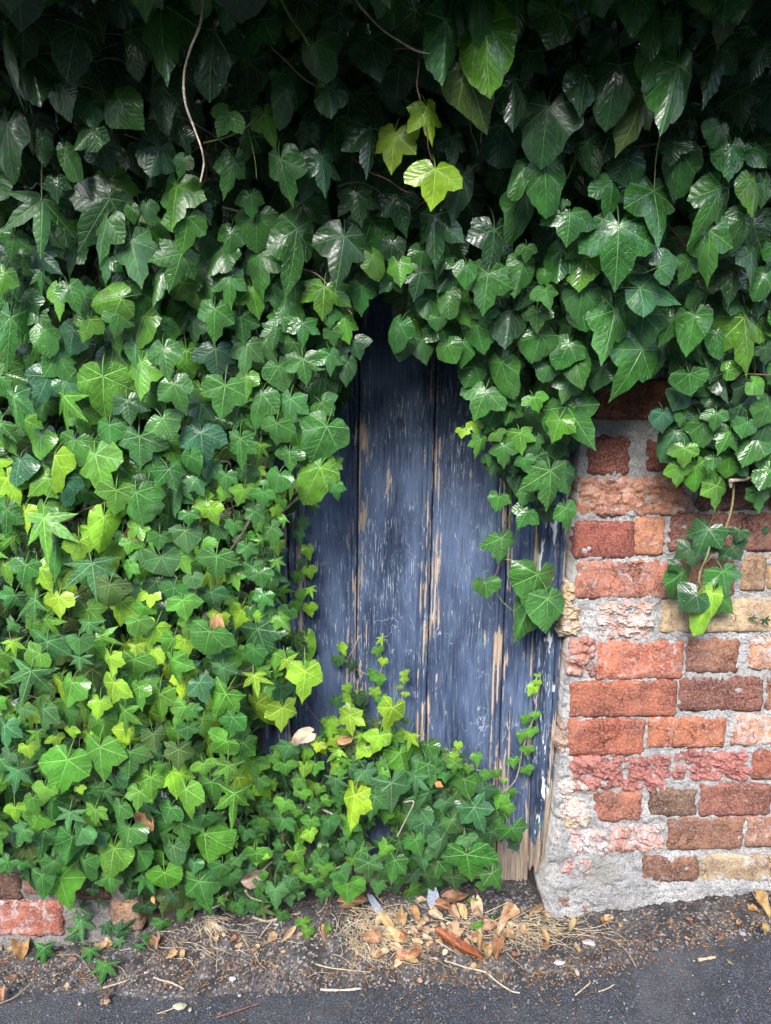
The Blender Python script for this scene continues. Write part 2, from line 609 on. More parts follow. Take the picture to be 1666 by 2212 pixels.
def G(px, py, lift=0.0):
    """point of the ground that the photograph shows at px, py"""
    a, b = -1.2, 0.03
    q = None
    for i in range(44):
        m = 0.5 * (a + b)
        q = P(px, py, m)
        if q.z - z_ground(q.x, m) > 0:
            a = m
        else:
            b = m
    return q + Vector((0, 0, lift))


def build_ground():
    vs = [(-60, -60, 0), (60, -60, 0), (60, 0.35, 0), (-60, 0.35, 0)]
    vs = [(x, y, z_road(max(-3, min(3, x)), max(y, -3))) for x, y, _ in vs]
    # one sheet, finer near the wall
    xs = [-60, -8] + [-1.4 + 0.05 * i for i in range(57)] + [8, 60]
    ys = [-60, -8, -2.0] + [-1.0 + 0.05 * i for i in range(28)]
    v, f = [], []
    for y in ys:
        for x in xs:
            xc = max(-3.0, min(3.0, x))
            z = z_road(xc, max(y, -3.0)) + (0.0025 * fbm((x * 5, y * 5, 0)) if abs(x) < 2 else 0)
            v.append((x, y, z))
    n = len(xs)
    for j in range(len(ys) - 1):
        for i in range(n - 1):
            f.append((j * n + i, j * n + i + 1, (j + 1) * n + i + 1, (j + 1) * n + i))
    tag(link('road', mesh_from('road', v, f, M_ASPHALT)), kind='structure')
    # soil strip along the foot of the wall
    st = 0.0045
    nx, ny = int(2.7 / st), int(0.36 / st)
    v, f = [], []
    border = [(q.x, q.y) for q in (G(a, b) for a, b in ((-420, 2100), (0, 2098), (350, 2112), (640, 2096), (900, 2122), (1250, 2112), (1430, 2050), (1666, 1985), (2100, 1930)))]
    for j in range(ny + 1):
        y = 0.11 - j * st
        for i in range(nx + 1):
            x = -1.35 + i * st
            bd = lerp_table(border, x) + 0.022 * fbm((x * 6, 1.3, 0), 4)
            t = sstep(0.030, -0.030, bd - y)
            lift = -0.010 + 0.014 * t
            z = z_ground(x, y) + lift + 0.0032 * fbm((x * 60, y * 60, 2), 3) + 0.006 * fbm((x * 14, y * 14, 5), 2) * t
            v.append((x, y, z))
    n = nx + 1
    for j in range(ny):
        for i in range(nx):
            f.append((j * n + i, j * n + i + 1, (j + 1) * n + i + 1, (j + 1) * n + i))
    f = [q[::-1] for q in f]
    tag(link('soil', mesh_from('soil', v, f, M_SOIL)), kind='structure')


build_ground()

# ------------------------------------------------------------------ brick walls
def line(pts):
    return lambda py: lerp_table([(b, a) for a, b in pts], py)


L0 = line([(628, 500), (634, 1000), (645, 1600), (652, 2000)])
LA = line([(781, 500), (774, 1050), (770, 1433), (764, 2000)])
LB = line([(950, 500), (937, 1050), (923, 1483), (916, 2000)])
LC = line([(1118, 500), (1093, 1266), (1078, 1683), (1068, 2000)])
LR = line([(1192, 500), (1160, 1383), (1148, 1708), (1139, 2000)])
FR = line([(1255, 500), (1215, 1383), (1192, 1733), (1166, 1930), (1160, 2000)])
EDGE = line([(1262, 700), (1240, 1160), (1222, 1400), (1204, 1680), (1190, 1800), (1166, 1930), (1180, 1990)])

mor_root = thing('brick_wall', 'weathered red brick wall with pale lime mortar to the right of the blue door', 'wall', P(1420, 1960))
left_root = thing('brick_wall', 'low patch of darkened brick wall showing under the ivy left of the soil bank', 'wall', P(150, 2040))


def surf_grid(px0, px1, py0, py1, nx, ny, fy):
    v, f = [], []
    for j in range(ny + 1):
        py = py0 + (py1 - py0) * j / ny
        a = px0(py) if callable(px0) else px0
        b = px1(py) if callable(px1) else px1
        for i in range(nx + 1):
            px = a + (b - a) * i / nx
            q = P(px, py, 0)
            y = fy(px, py, q)
            if i == 0:
                y = 0.11
            v.append((q.x, y, q.z))
    n = nx + 1
    for j in range(ny):
        for i in range(nx):
            f.append((j * n + i, (j + 1) * n + i, (j + 1) * n + i + 1, j * n + i + 1))
    return v, f


def facet(p):
    """broken-stone relief: cells of different height, each a little tilted"""
    d_, c_ = mnoise.voronoi(Vector(p))
    q_ = c_[0]
    return mnoise.noise(q_ * 7.3) * 1.2 + 0.7 * (p[0] - q_[0]) * mnoise.noise(q_ * 3.1 + Vector((5, 0, 0))) + 0.7 * (p[1] - q_[1]) * mnoise.noise(q_ * 3.7)


def mortar_y(px, py, q):
    y = 0.0015 + 0.0055 * fbm((q.x * 26, q.z * 26, 1), 3) + 0.0042 * fbm((q.x * 110, q.z * 110, 4), 3)
    fa_ = facet((q.x * 48, q.z * 62, 3.0))
    y += 0.0035 * fa_
    # smeared band along the foot of the wall
    top = lerp_table([(1166, 1800), (1290, 1825), (1380, 1895), (1666, 1895)], px)
    k = sstep(top - 15, top + 18, py)
    y -= k * (0.009 + 0.009 * fbm((q.x * 8, q.z * 8, 7), 2))
    # crumbled corner by the frame
    k2 = sstep(1330, 1200, px) * sstep(1620, 1720, py)
    y += k2 * (0.014 * fbm((q.x * 16, q.z * 16, 9), 3) + 0.008 * facet((q.x * 26, q.z * 30, 8.0)))
    return y


def off(o_v, loc):
    return [(a - loc[0], b - loc[1], c - loc[2]) for a, b, c in o_v]


v, f = surf_grid(EDGE, 2100, 640, 2010, 300, 440, mortar_y)
link('mortar', mesh_from('mortar', off(v, mor_root.location), f, M_MORTAR), mor_root)


def lmortar_y(px, py, q):
    return 0.004 + 0.007 * fbm((q.x * 26, q.z * 26, 31), 3) - 0.02 * sstep(2015, 2035, py) * (0.5 + fbm((q.x * 10, 0, 3), 2))


v, f = surf_grid(lambda py: -420, 306, 1700, 2075, 110, 60, lmortar_y)
n_ = 111
v = [(a, 0.004 if i % n_ == 0 else (0.11 if i % n_ == n_ - 1 else b), c) for i, (a, b, c) in enumerate(v)]
link('mortar', mesh_from('mortar', off(v, left_root.location), f, M_MORTAR_D), left_root)
# the unseen body of both walls, behind door and ivy
def slab(name, a, b, y0, y1, root):
    (x0, z0), (x1, z1) = a, b
    vv = [(x, y, z) for y in (y0, y1) for x, z in ((x0, z0), (x1, z0), (x1, z1), (x0, z1))]
    ff = [(0, 1, 2, 3), (7, 6, 5, 4), (0, 4, 5, 1), (1, 5, 6, 2), (2, 6, 7, 3), (3, 7, 4, 0)]
    return link(name, mesh_from(name, off(vv, root.location), ff, M_CORE if name == 'wall_core' else M_MORTAR, False), root)


M_CORE, nt_, bs_ = new_mat('shade toned wall')  # near-black colour stands in for shade in the gaps between leaves
wp__ = nt_.node('ShaderNodeNewGeometry').outputs['Position']
nt_.put(bs_.inputs['Base Color'], nt_.mix(nt_.noise(wp__, 40.0, 4.0), (0.022, 0.019, 0.016), (0.075, 0.055, 0.042)))
bs_.inputs['Roughness'].default_value = 1.0
slab('wall_core', (P(1300, 1500).x, -0.12), (2.4, 2.6), 0.115, 0.26, mor_root)
slab('wall_core', (-2.4, -0.2), (P(560, 1500).x, 2.6), 0.03, 0.26, left_root)

RED, DRED, ORG, PINK = (0.30, 0.085, 0.05), (0.20, 0.06, 0.042), (0.42, 0.17, 0.085), (0.42, 0.18, 0.15)
BRN, DBRN, TAN, BUF, WHT = (0.24, 0.105, 0.065), (0.13, 0.065, 0.05), (0.33, 0.22, 0.12), (0.46, 0.37, 0.23), (0.52, 0.40, 0.34)
# tile, x0 y0 x1 y1, colour, lime bloom 0-1, spalling 0-1
bricks = [
    ('D', 905, 310, 1350, 478, (0.30, 0.10, 0.065), .0, .1), ('D', 1395, 330, 1760, 480, RED, .1, .2),
    ('D', 878, 556, 1052, 718, DRED, .1, .45), ('D', 1128, 575, 1228, 702, DRED, .1, .3), ('D', 1300, 560, 1560, 705, BRN, .2, .2), ('D', 1600, 560, 1900, 705, BRN, .2, .2),
    ('D', 832, 728, 1332, 892, (0.44, 0.20, 0.12), .45, .65), ('D', 1350, 738, 1640, 868, DBRN, .15, .2), ('D', 1665, 738, 2000, 868, BRN, .2, .2),
    ('D', 820, 922, 1072, 1078, (0.24, 0.055, 0.04), .0, .25), ('D', 1082, 903, 1197, 1062, (0.45, 0.19, 0.10), .35, .2), ('D', 1225, 888, 1690, 1045, (0.20, 0.075, 0.052), .1, .3), ('D', 1715, 885, 1960, 1040, RED, .2, .2),
    ('D', 822, 1092, 1245, 1252, (0.34, 0.125, 0.085), .42, .45), ('D', 1275, 1088, 1505, 1240, BRN, .3, .2), ('D', 1535, 1070, 1640, 1215, TAN, .2, .2), ('D', 1655, 1065, 1950, 1210, TAN, .25, .2),
    ('D', 920, 1270, 1150, 1432, (0.46, 0.27, 0.22), .7, .95), ('D', 1195, 1262, 1690, 1396, BUF, .35, .25), ('D', 1715, 1262, 2000, 1390, BUF, .3, .2),
    ('F', 782, 95, 905, 252, PINK, .45, .8), ('F', 912, 108, 1283, 268, (0.42, 0.125, 0.07), .42, .4), ('F', 1303, 92, 1522, 238, BRN, .25, .35), ('F', 1575, 85, 1790, 225, (0.45, 0.22, 0.12), .55, .45),
    ('F', 800, 280, 1256, 428, (0.30, 0.085, 0.045), .12, .2), ('F', 1273, 264, 1628, 404, (0.17, 0.06, 0.045), .2, .3), ('F', 1648, 262, 1900, 400, BRN, .25, .2),
    ('F', 790, 445, 1116, 592, (0.34, 0.09, 0.045), .22, .3), ('F', 1137, 437, 1464, 562, (0.42, 0.135, 0.06), .35, .25), ('F', 1500, 425, 1830, 555, (0.42, 0.2, 0.12), .6, .5),
    ('F', 798, 598, 1228, 745, (0.36, 0.13, 0.125), .25, 1.0), ('F', 1250, 582, 1572, 705, (0.38, 0.13, 0.13), .22, 1.0), ('F', 1588, 574, 1850, 697, RED, .3, .3),
    ('F', 752, 715, 872, 905, WHT, .8, 1.0), ('F', 898, 756, 1108, 878, (0.34, 0.12, 0.075), .25, .35), ('F', 1142, 748, 1338, 858, (0.14, 0.085, 0.055), .15, .3), ('F', 1358, 722, 1660, 856, (0.24, 0.085, 0.06), .2, .3), ('F', 1685, 720, 1900, 850, BRN, .3, .2),
    ('F', 735, 920, 960, 1046, (0.44, 0.32, 0.32), .7, 1.0), ('F', 955, 905, 1205, 1010, (0.46, 0.24, 0.22), .55, 1.0), ('F', 1223, 870, 1543, 1003, (0.25, 0.12, 0.075), .25, .3), ('F', 1556, 866, 1850, 990, (0.32, 0.16, 0.11), .4, .3),
    ('H', 762, 102, 892, 188, (0.40, 0.2, 0.2), .5, 1.0), ('H', 1110, 108, 1352, 212, (0.20, 0.10, 0.06), .2, .35), ('H', 1364, 98, 1720, 208, (0.36, 0.29, 0.19), .35, .3),
    ('H', 690, 262, 790, 322, (0.24, 0.13, 0.08), .35, .7),
]
chips = [('D', 770, 1180, 818, 1330, BUF), ('F', 752, -60, 838, 92, BUF), ('F', 745, 450, 790, 575, (0.38, 0.26, 0.22)), ('F', 775, 845, 870, 905, BUF)]
lbricks = [
    ('G', -60, 300, 268, 442, (0.38, 0.115, 0.075), .5, .45), ('G', -120, 178, 86, 286, DBRN, .15, .3), ('G', 104, 145, 262, 262, (0.24, 0.095, 0.07), .2, .4),
    ('G', -60, 52, 132, 102, DBRN, .1, .3), ('G', 482, 300, 606, 425, (0.33, 0.2, 0.13), .3, .5), ('G', 520, 196, 606, 266, (0.16, 0.08, 0.065), .1, .3),
    ('G', 330, 190, 470, 285, DBRN, .2, .3), ('G', -500, 300, -80, 440, BRN, .3, .3), ('G', -420, 175, -140, 285, RED, .3, .3),
    ('G', 258, 468, 402, 508, (0.52, 0.5, 0.47), .6, .6),
]


def make_brick(b, root, i, name='brick', thick=0.05):
    t, x0, y0, x1, y1, col, bloom, sp = b
    x0, y0, x1, y1 = x0 - 4, y0 - 4, x1 + 4, y1 + 4
    a, c = tp(t, x0, y0), tp(t, x1, y1)
    ctr = P((a[0] + c[0]) / 2, (a[1] + c[1]) / 2)
    pl, pr = P(a[0], (a[1] + c[1]) / 2), P(c[0], (a[1] + c[1]) / 2)
    pt, pbm = P((a[0] + c[0]) / 2, a[1]), P((a[0] + c[0]) / 2, c[1])
    w, h = (pr.x - pl.x), (pt.z - pbm.z)
    cell = .0030 if sp > .6 else .0062
    nx = max(8, int(w / cell))
    ny = max(6, int(h / cell))
    seed = i * 7.31
    vs, fs = [], []
    tilt = math.radians(random.uniform(-0.8, 1.2))
    for j in range(-1, ny + 2):
        for k in range(-1, nx + 2):
            kk, jj = max(0, min(nx, k)), max(0, min(ny, j))
            s, q = kk / nx - 0.5, jj / ny - 0.5
            x, z = s * w, q * h
            rag = 0.0022 + 0.0065 * sp
            ed = min((0.5 - abs(s)) * w, (0.5 - abs(q)) * h)
            e = max(0.0, 1 - ed / (0.006 + .006 * sp))
            x += e * rag * fbm((x * 55 + seed, z * 55, 1), 3)
            z += e * rag * fbm((x * 55, z * 55 + seed, 2), 3)
            # corners knocked off
            cr = max(0.0, abs(s) * w + abs(q) * h - (w + h) / 2 + 0.004 + 0.016 * sp * (.5 + fbm((seed, s * 3, q * 3), 2)))
            x -= math.copysign(cr * 0.35, s)
            z -= math.copysign(cr * 0.35, q)
            y = -0.0045 + 0.0014 * fbm((x * 40 + seed, z * 40, 3), 2) + 0.006 * e * e * (0.5 + sp)
            n1 = fbm((x * 24 + seed, z * 34, 6), 4)
            n2 = fbm((x * 80 + seed, z * 110, 8), 3)
            if sp > .6:
                y += sp * (0.009 * facet((x * 55 + seed, z * 95 + x * 25, 2.0)) + 0.004 * facet((x * 130 + seed, z * 190, 4.0)) - 0.001)
            y += sp * sp * (0.008 * n1 + 0.003 * n2) + 0.004 * sp * max(0, n1)
            if j in (-1, ny + 1) or k in (-1, nx + 1):
                y = thick
            vs.append((x * math.cos(tilt) - z * math.sin(tilt), y, z * math.cos(tilt) + x * math.sin(tilt)))
    n = nx + 3
    for j in range(ny + 2):
        for k in range(n - 1):
            fs.append((j * n + k, j * n + k + 1, (j + 1) * n + k + 1, (j + 1) * n + k))
    o = link(name, mesh_from('brick', vs, fs, M_BRICK, sp < .9), root, ctr - root.location)
    lum = (col[0] + col[1] + col[2]) / 3
    o.color = (*[(k_ * .84 + lum * .16) * m_ for k_, m_ in zip(col, (1.10, 1.06, .95))], bloom)
    return o


random.seed(4)
for i, b in enumerate(bricks):
    make_brick(b, mor_root, i)
for i, b in enumerate(chips):
    make_brick((*b, .5, 1.0), mor_root, 60 + i, 'stone_chip')
for i, b in enumerate(lbricks):
    make_brick(b, left_root, 80 + i, 'brick' if i < 9 else 'stone_chip')

# ------------------------------------------------------------------ blue door and its frame
DY = 0.055


def board(name, root, xl, xr, py0, py1, Y, prof_of, mat, rows=60, ragged=0.0, seed=0, warp=0.0008):
    """a vertical board between two measured edge lines with a moulded cross-section"""
    rt, rb = P(0, py0, Y).z, P(0, py1, Y).z
    vs, fs, uvs, ed, ft = [], [], [], [], []
    n = None
    for j in range(rows + 1):
        py = py0 + (py1 - py0) * j / rows
        a, b = P(xl(py), py, Y), P(xr(py), py, Y)
        w = b.x - a.x
        prof = prof_of(w)
        n = len(prof)
        for i, (u, dy) in enumerate(prof):
            z = a.z
            if ragged and j == rows:
                z += ragged * (0.6 + fbm((u * 90, seed, 3), 3) * 1.2)
            wob = warp * fbm((u * 12 + seed, z * 4, 2), 2)
            vs.append((a.x + u, Y + dy + wob, z))
            uvs.append((u, z))
            ed.append(min(u, w - u))
            ft.append(max(0.0, z - rb))
    for j in range(rows):
        for i in range(n - 1):
            fs.append((j * n + i, (j + 1) * n + i, (j + 1) * n + i + 1, j * n + i + 1))
    me = mesh_from(name, off(vs, root.location), fs, mat)
    uvl = me.uv_layers.new(name='board')
    li = np.zeros(len(me.loops), dtype=np.int32)
    me.loops.foreach_get('vertex_index', li)
    uvl.data.foreach_set('uv', np.array(uvs, dtype=np.float32)[li].ravel())
    for nm, arr in (('edge', ed), ('foot', ft)):
        at = me.attributes.new(nm, 'FLOAT', 'POINT')
        at.data.foreach_set('value', np.array(arr, dtype=np.float32))
    return link(name, me, root)


def plank_prof(w):
    p = [(0, 0.014), (0.0006, 0.004), (0.002, 0.0008), (0.0045, -0.0002)]
    m = 14
    for k in range(1, m):
        u = 0.0045 + (w - 0.0225 - 0.0045) * k / m
        p.append((u, 0.0006 * math.sin(3.1 * k) * 0.4))
    r = [(w - 0.0225, 0), (w - 0.0212, 0.0036), (w - 0.0196, 0.0038), (w - 0.0186, -0.0004), (w - 0.0160, -0.0016), (w - 0.0134, -0.0004), (w - 0.0126, 0.0034),
         (w - 0.0112, 0.0034), (w - 0.0102, -0.0002), (w - 0.0072, -0.0012), (w - 0.0038, 0.0), (w - 0.0022, 0.003), (w, 0.014)]
    return p + r


def flat_prof(w):
    return [(0, 0.03), (0.0015, 0.002)] + [(0.003 + (w - 0.006) * k / 8, 0) for k in range(9)] + [(w - 0.0015, 0.002), (w, 0.03)]


def moulded_prof(w):
    return [(0, 0.02), (0.001, 0.0)] + [(w * t, d) for t, d in ((.08, -.002), (.2, -.003), (.32, -.002), (.36, .005), (.42, .006), (.47, -.001), (.6, -.007), (.75, -.008), (.9, -.006))] + [(w - .001, -0.004), (w, 0.05)]


door = thing('wooden_door', 'old plank door with flaking dark blue paint half buried in ivy', 'door', P(900, 1930, DY))
gap = 0.0
for k, (a, b) in enumerate(((L0, LA), (LA, LB), (LB, LC), (LC, LR))):
    board('plank', door, a, b, 470, (1950, 1955, 1952, 1925)[k], DY + (0.0, -0.001, 0.001, 0.003)[k], plank_prof, M_DOOR, 70, 0.012 if k == 3 else 0.006, k * 3.7)
# dark backing seen through the joints
bk = slab('door_back', (P(560, 1500).x, -0.06), (P(1230, 1500).x, 1.7), DY + 0.022, DY + 0.04, door)
bk.data.materials.clear()
mdk, ntk, bsk = new_mat('dark backing timber')
nk = ntk.noise(ntk.node('ShaderNodeNewGeometry').outputs['Position'], 60.0, 3.0)
ntk.put(bsk.inputs['Base Color'], ntk.mix(nk, (0.012, 0.011, 0.012), (0.03, 0.026, 0.024)))
bk.data.materials.append(mdk)

frame = thing('door_frame', 'rotting painted wooden frame around the blue plank door', 'door frame', P(1180, 1900, 0.03))
FM = lambda py: LR(py) + (FR(py) - LR(py)) * 0.74
FM2 = lambda py: FM(py) + 1
board('jamb', frame, LR, FM, 470, 1882, 0.042, moulded_prof, M_FRAME, 70, 0.02, 11.3)
board('stop_strip', frame, FM2, FR, 470, 1870, 0.022, flat_prof, M_BARE, 60, 0.02, 17.3)
J0, J1 = (lambda py: L0(py) - 16), (lambda py: L0(py) - 86)
board('jamb', frame, J1, J0, 470, 1960, 0.040, moulded_prof, M_DOOR, 70, 0.004, 23.1)
board('stop_strip', frame, lambda py: L0(py) - 15, lambda py: L0(py) - 1, 470, 1955, 0.034, flat_prof, M_FRAME, 60, 0.004, 29.1)

# ------------------------------------------------------------------ ivy leaves
SPEC = {
    # veins (angle from midrib, length), notches between, ear behind the stalk, bulge
    'h': ([(0, 1.0), (50, .66), (104, .56)], [(19, .80), (76, .62)], (154, .36), .040),
    't': ([(0, 1.0), (64, .68), (118, .48)], [(31, .53), (92, .52)], (155, .30), .050),
    'f': ([(0, 1.0), (55, .76), (110, .55)], [(27, .51), (82, .46)], (155, .26), .048),
    's': ([(0, 1.0), (44, .82), (98, .58)], [(22, .36), (70, .27)], (150, .12), .022),
    'o': ([(0, 1.0), (38, .66), (92, .42)], [(18, .86), (64, .54)], (146, .22), .030),
    'l': ([(0, 1.0), (20, .50), (60, .13)], [(9, .79), (38, .24)], (120, .04), .012),
}
NATW = {'h': 1.10, 't': 1.24, 'f': 1.28, 's': 1.16, 'o': .88, 'l': .36}


def leaf_arrays(kind, seed, curl=1.0, stalk=True):
    rnd = random.Random(seed * 131 + ord(kind))
    veins, notch, ear, bulge = SPEC[kind]
    verts, idx = [(0.0, 0.0)], {}
    faces, fuv = [], []

    def vid(key, p):
        if key not in idx:
            idx[key] = len(verts)
            verts.append(p)
        return idx[key]

    def pol(a, r, sg):
        a = math.radians(a)
        return (sg * math.sin(a) * r, math.cos(a) * r)

    JA = 5 if kind != 'l' else 1.5
    for sg in (1, -1):
        vv = [(0, 1.0)] + [(a + rnd.uniform(-JA, JA), r * rnd.uniform(.88, 1.1)) for a, r in veins[1:]]
        nn = [(a + rnd.uniform(-JA, JA) * .6, r * rnd.uniform(.88, 1.1)) for a, r in notch]
        ee = (ear[0] + rnd.uniform(-4, 4), ear[1] * rnd.uniform(.85, 1.15))
        ends = nn + [ee]
        halves = []
        for i, (a, r) in enumerate(vv):
            if i > 0:
                halves.append((i, a, r, nn[i - 1], ('n', sg, i - 1)))
            halves.append((i, a, r, ends[i], ('n', sg, i)))
        for hi, (i, a, r, nt_, nkey) in enumerate(halves):
            T, S = pol(a, r, sg), pol(nt_[0], nt_[1], sg)
            dx, dy = S[0] - T[0], S[1] - T[1]
            L = math.hypot(dx, dy) + 1e-9
            nx_, ny_ = -dy / L, dx / L
            mx_, my_ = (S[0] + T[0]) / 2, (S[1] + T[1]) / 2
            if nx_ * mx_ + ny_ * my_ < 0:
                nx_, ny_ = -nx_, -ny_
            vd = pol(a, 1, sg)
            keyv = ('v', 0 if i == 0 else sg, i)
            rings = ([], [])
            for j in range(4):
                t = j / 3
                b = bulge * (6.75 * t * t * (1 - t) - ((2.6 if i == 0 else 1.2) * t * (1 - t) ** 2 if kind in 'htfo' else 0)) * (1 + 0.5 * rnd.uniform(-1, 1)) * L / 0.4
                p = (T[0] + dx * t + nx_ * b, T[1] + dy * t + ny_ * b)
                for ri, fr in enumerate((.52, 1.0)):
                    q = (p[0] * fr, p[1] * fr)
                    if j == 0:
                        k = vid(keyv + (ri,), q)
                    elif j == 3:
                        k = vid(nkey + (ri,), q)
                    else:
                        k = vid(('p', sg, hi, j, ri), q)
                    rings[ri].append(k)

            def uvof(k):
                x, y = verts[k]
                return (max(0.0, x * vd[0] + y * vd[1]), abs(x * vd[1] - y * vd[0]))
            for j in range(3):
                for fc in ((0, rings[0][j], rings[0][j + 1]), (rings[0][j], rings[1][j], rings[1][j + 1], rings[0][j + 1])):
                    a2 = 0
                    m = len(fc)
                    for q in range(m):
                        x1, y1 = verts[fc[q]]
                        x2, y2 = verts[fc[(q + 1) % m]]
                        a2 += x1 * y2 - x2 * y1
                    if a2 < 0:
                        fc = fc[::-1]
                    faces.append(fc)
                    fuv.append([uvof(k) for k in fc])
    # relief: folded along the midrib, drooping tip, waved rim, blistered between veins
    c1, c2 = rnd.uniform(-.05, .62) * curl, rnd.uniform(.0, .55) * curl
    c3, ph, wv = rnd.uniform(.05, .42) * curl, rnd.uniform(0, 6), rnd.uniform(.02, .075) * curl
    tw = rnd.uniform(-.16, .16) * curl
    if not stalk:
        c1, c2, c3 = -abs(c1) * .7, -c2 * .6, rnd.uniform(-.3, .1)
    out = []
    for x, y in verts:
        r = math.hypot(x, y)
        th = math.atan2(x, y)
        z = -c1 * abs(x) * .7 - c2 * x * x - c3 * max(0, y) ** 2 + wv * r * math.sin(5 * th + ph) + .03 * r * math.cos(3 * th + ph * 2) + tw * x * y
        if curl > 1.5:
            z += .12 * math.sin(4 * x + ph) * r + .1 * math.sin(5 * y + 2 * ph) * r
        out.append((x, y, z))
    verts = out
    if stalk:
        pts = [(0, .02, -.004), (.01, -.12, .0), (.02, -.32, -.07), (.03, -.52, -.24), (.02, -.62, -.42)]
        n0 = len(verts)
        for (x, y, z) in pts:
            for k in range(3):
                t = 2 * math.pi * k / 3 + .5
                verts.append((x + .013 * math.cos(t), y, z + .013 * math.sin(t)))
        for i in range(len(pts) - 1):
            for k in range(3):
                a, b = n0 + i * 3 + k, n0 + i * 3 + (k + 1) % 3
                faces.append((a, a + 3, b + 3, b))
                fuv.append([(-1, .5)] * 4)
    return np.array(verts), faces, fuv


VAR = 8
LEAF = {}
for kd in 'htfso':
    for s_ in range(VAR):
        va, fa, fu = leaf_arrays(kd, s_)
        me = mesh_from('leaf', va, fa, M_LEAF)
        uvl = me.uv_layers.new(name='vein')
        uvl.data.foreach_set('uv', np.array([c for q in fu for c in q], dtype=np.float32).ravel())
        LEAF[kd, s_] = (me, va, fa, np.array([c for q in fu for c in q], dtype=np.float32))

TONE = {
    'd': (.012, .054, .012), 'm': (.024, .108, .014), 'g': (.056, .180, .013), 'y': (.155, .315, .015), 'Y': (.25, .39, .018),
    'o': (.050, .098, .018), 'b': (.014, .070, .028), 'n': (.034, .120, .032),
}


def depth(px, py):
    f_ = lerp_table([(-200, -.50), (100, -.44), (300, -.38), (500, -.31), (700, -.265), (900, -.24), (1300, -.22), (1700, -.195), (1900, -.12), (2212, -.06)], py)
    if px > 850 and py > 560:
        f_ = max(f_, lerp_table([(560, -.30), (800, -.20), (1000, -.13), (1200, -.07)], py))
    if px > 520 and py > 1500:
        f_ = max(f_, -.11)
    return f_


def plant_of(px, py):
    if 1020 < px < 1228 and 1130 < py < 1400:
        return 'spray'
    if 1428 < px < 1625 and py > 1108:
        return 'trail'
    if px > 1600 and py > 1300:
        return 'trail'
    if px < 340 and py > 1938:
        return 'runner'
    if 608 < px < 692 and 1075 < py < 1430:
        return 'climb_left'
    if 712 < px < 892 and 1365 < py < 1545:
        return 'climb_mid'
    if px > 1072 and 1440 < py < 1720:
        return 'climb_right'
    if py < 500:
        return 'top_left' if px < 620 else ('top_mid' if px < 1120 else 'top_right')
    if px > 1340:
        return 'right'
    if px > 800 and py < 1250:
        return 'over_door'
    if py < 900:
        return 'left_high'
    if py < 1330:
        return 'left_mid'
    if px > 545 and py > 1480:
        return 'foot'
    return 'left_low' if px < 290 else 'left_low_mid'


LEAVES = {}          # plant -> list of (rank, kind, variant, matrix, colour, gloss, size)
FRONT = []           # px, py, size of leaves already placed in front
rl = random.Random(11)


def gloss_of(px, py):
    g = .22
    if px > 850 and py < 1150:
        g = .20
    elif py < 600:
        g = .24
    elif px < 700 and 900 < py < 1400:
        g = .20
    return g + rl.uniform(-.05, .08)


def put_leaf(b, t, kind, tone, width=None, Y=None, rank=0, tilt=None, up=None, colour=None):
    """one leaf whose stalk joint and tip the photograph shows at b and t"""
    cx, cy = (b[0] + t[0]) / 2, (b[1] + t[1]) / 2
    ln = math.hypot(b[0] - t[0], b[1] - t[1])
    y = depth(cx, cy) if Y is None else Y
    tl = rl.uniform(-.05, .28) if tilt is None else tilt
    B = P(b[0], b[1], y)
    m_px = (B - P(b[0] + 1, b[1], y)).length
    T = P(t[0], t[1], y - tl * ln * m_px)
    d = T - B
    L = d.length
    d.normalize()
    n = Vector((rl.uniform(-.55, .55), -1, (.30 if up is None else up) + rl.uniform(-.36, .36)))
    n = (n - d * n.dot(d)).normalized()
    x = d.cross(n)
    wf = rl.uniform(.88, 1.1)
    if width:
        wf = max(.55, min(1.5, width / ln / NATW[kind]))
    M = Matrix.Translation(B) @ Matrix((x * (L * wf), d * L, n * L)).transposed().to_4x4()
    c = colour or TONE[tone]
    k = rl.uniform(.82, 1.2)
    c = (c[0] * k * rl.uniform(.85, 1.2), c[1] * k, c[2] * k * rl.uniform(.8, 1.25))
    LEAVES.setdefault(plant_of(cx, cy), []).append((rank, kind, rl.randrange(VAR), M, c, gloss_of(cx, cy), L))
    return ln


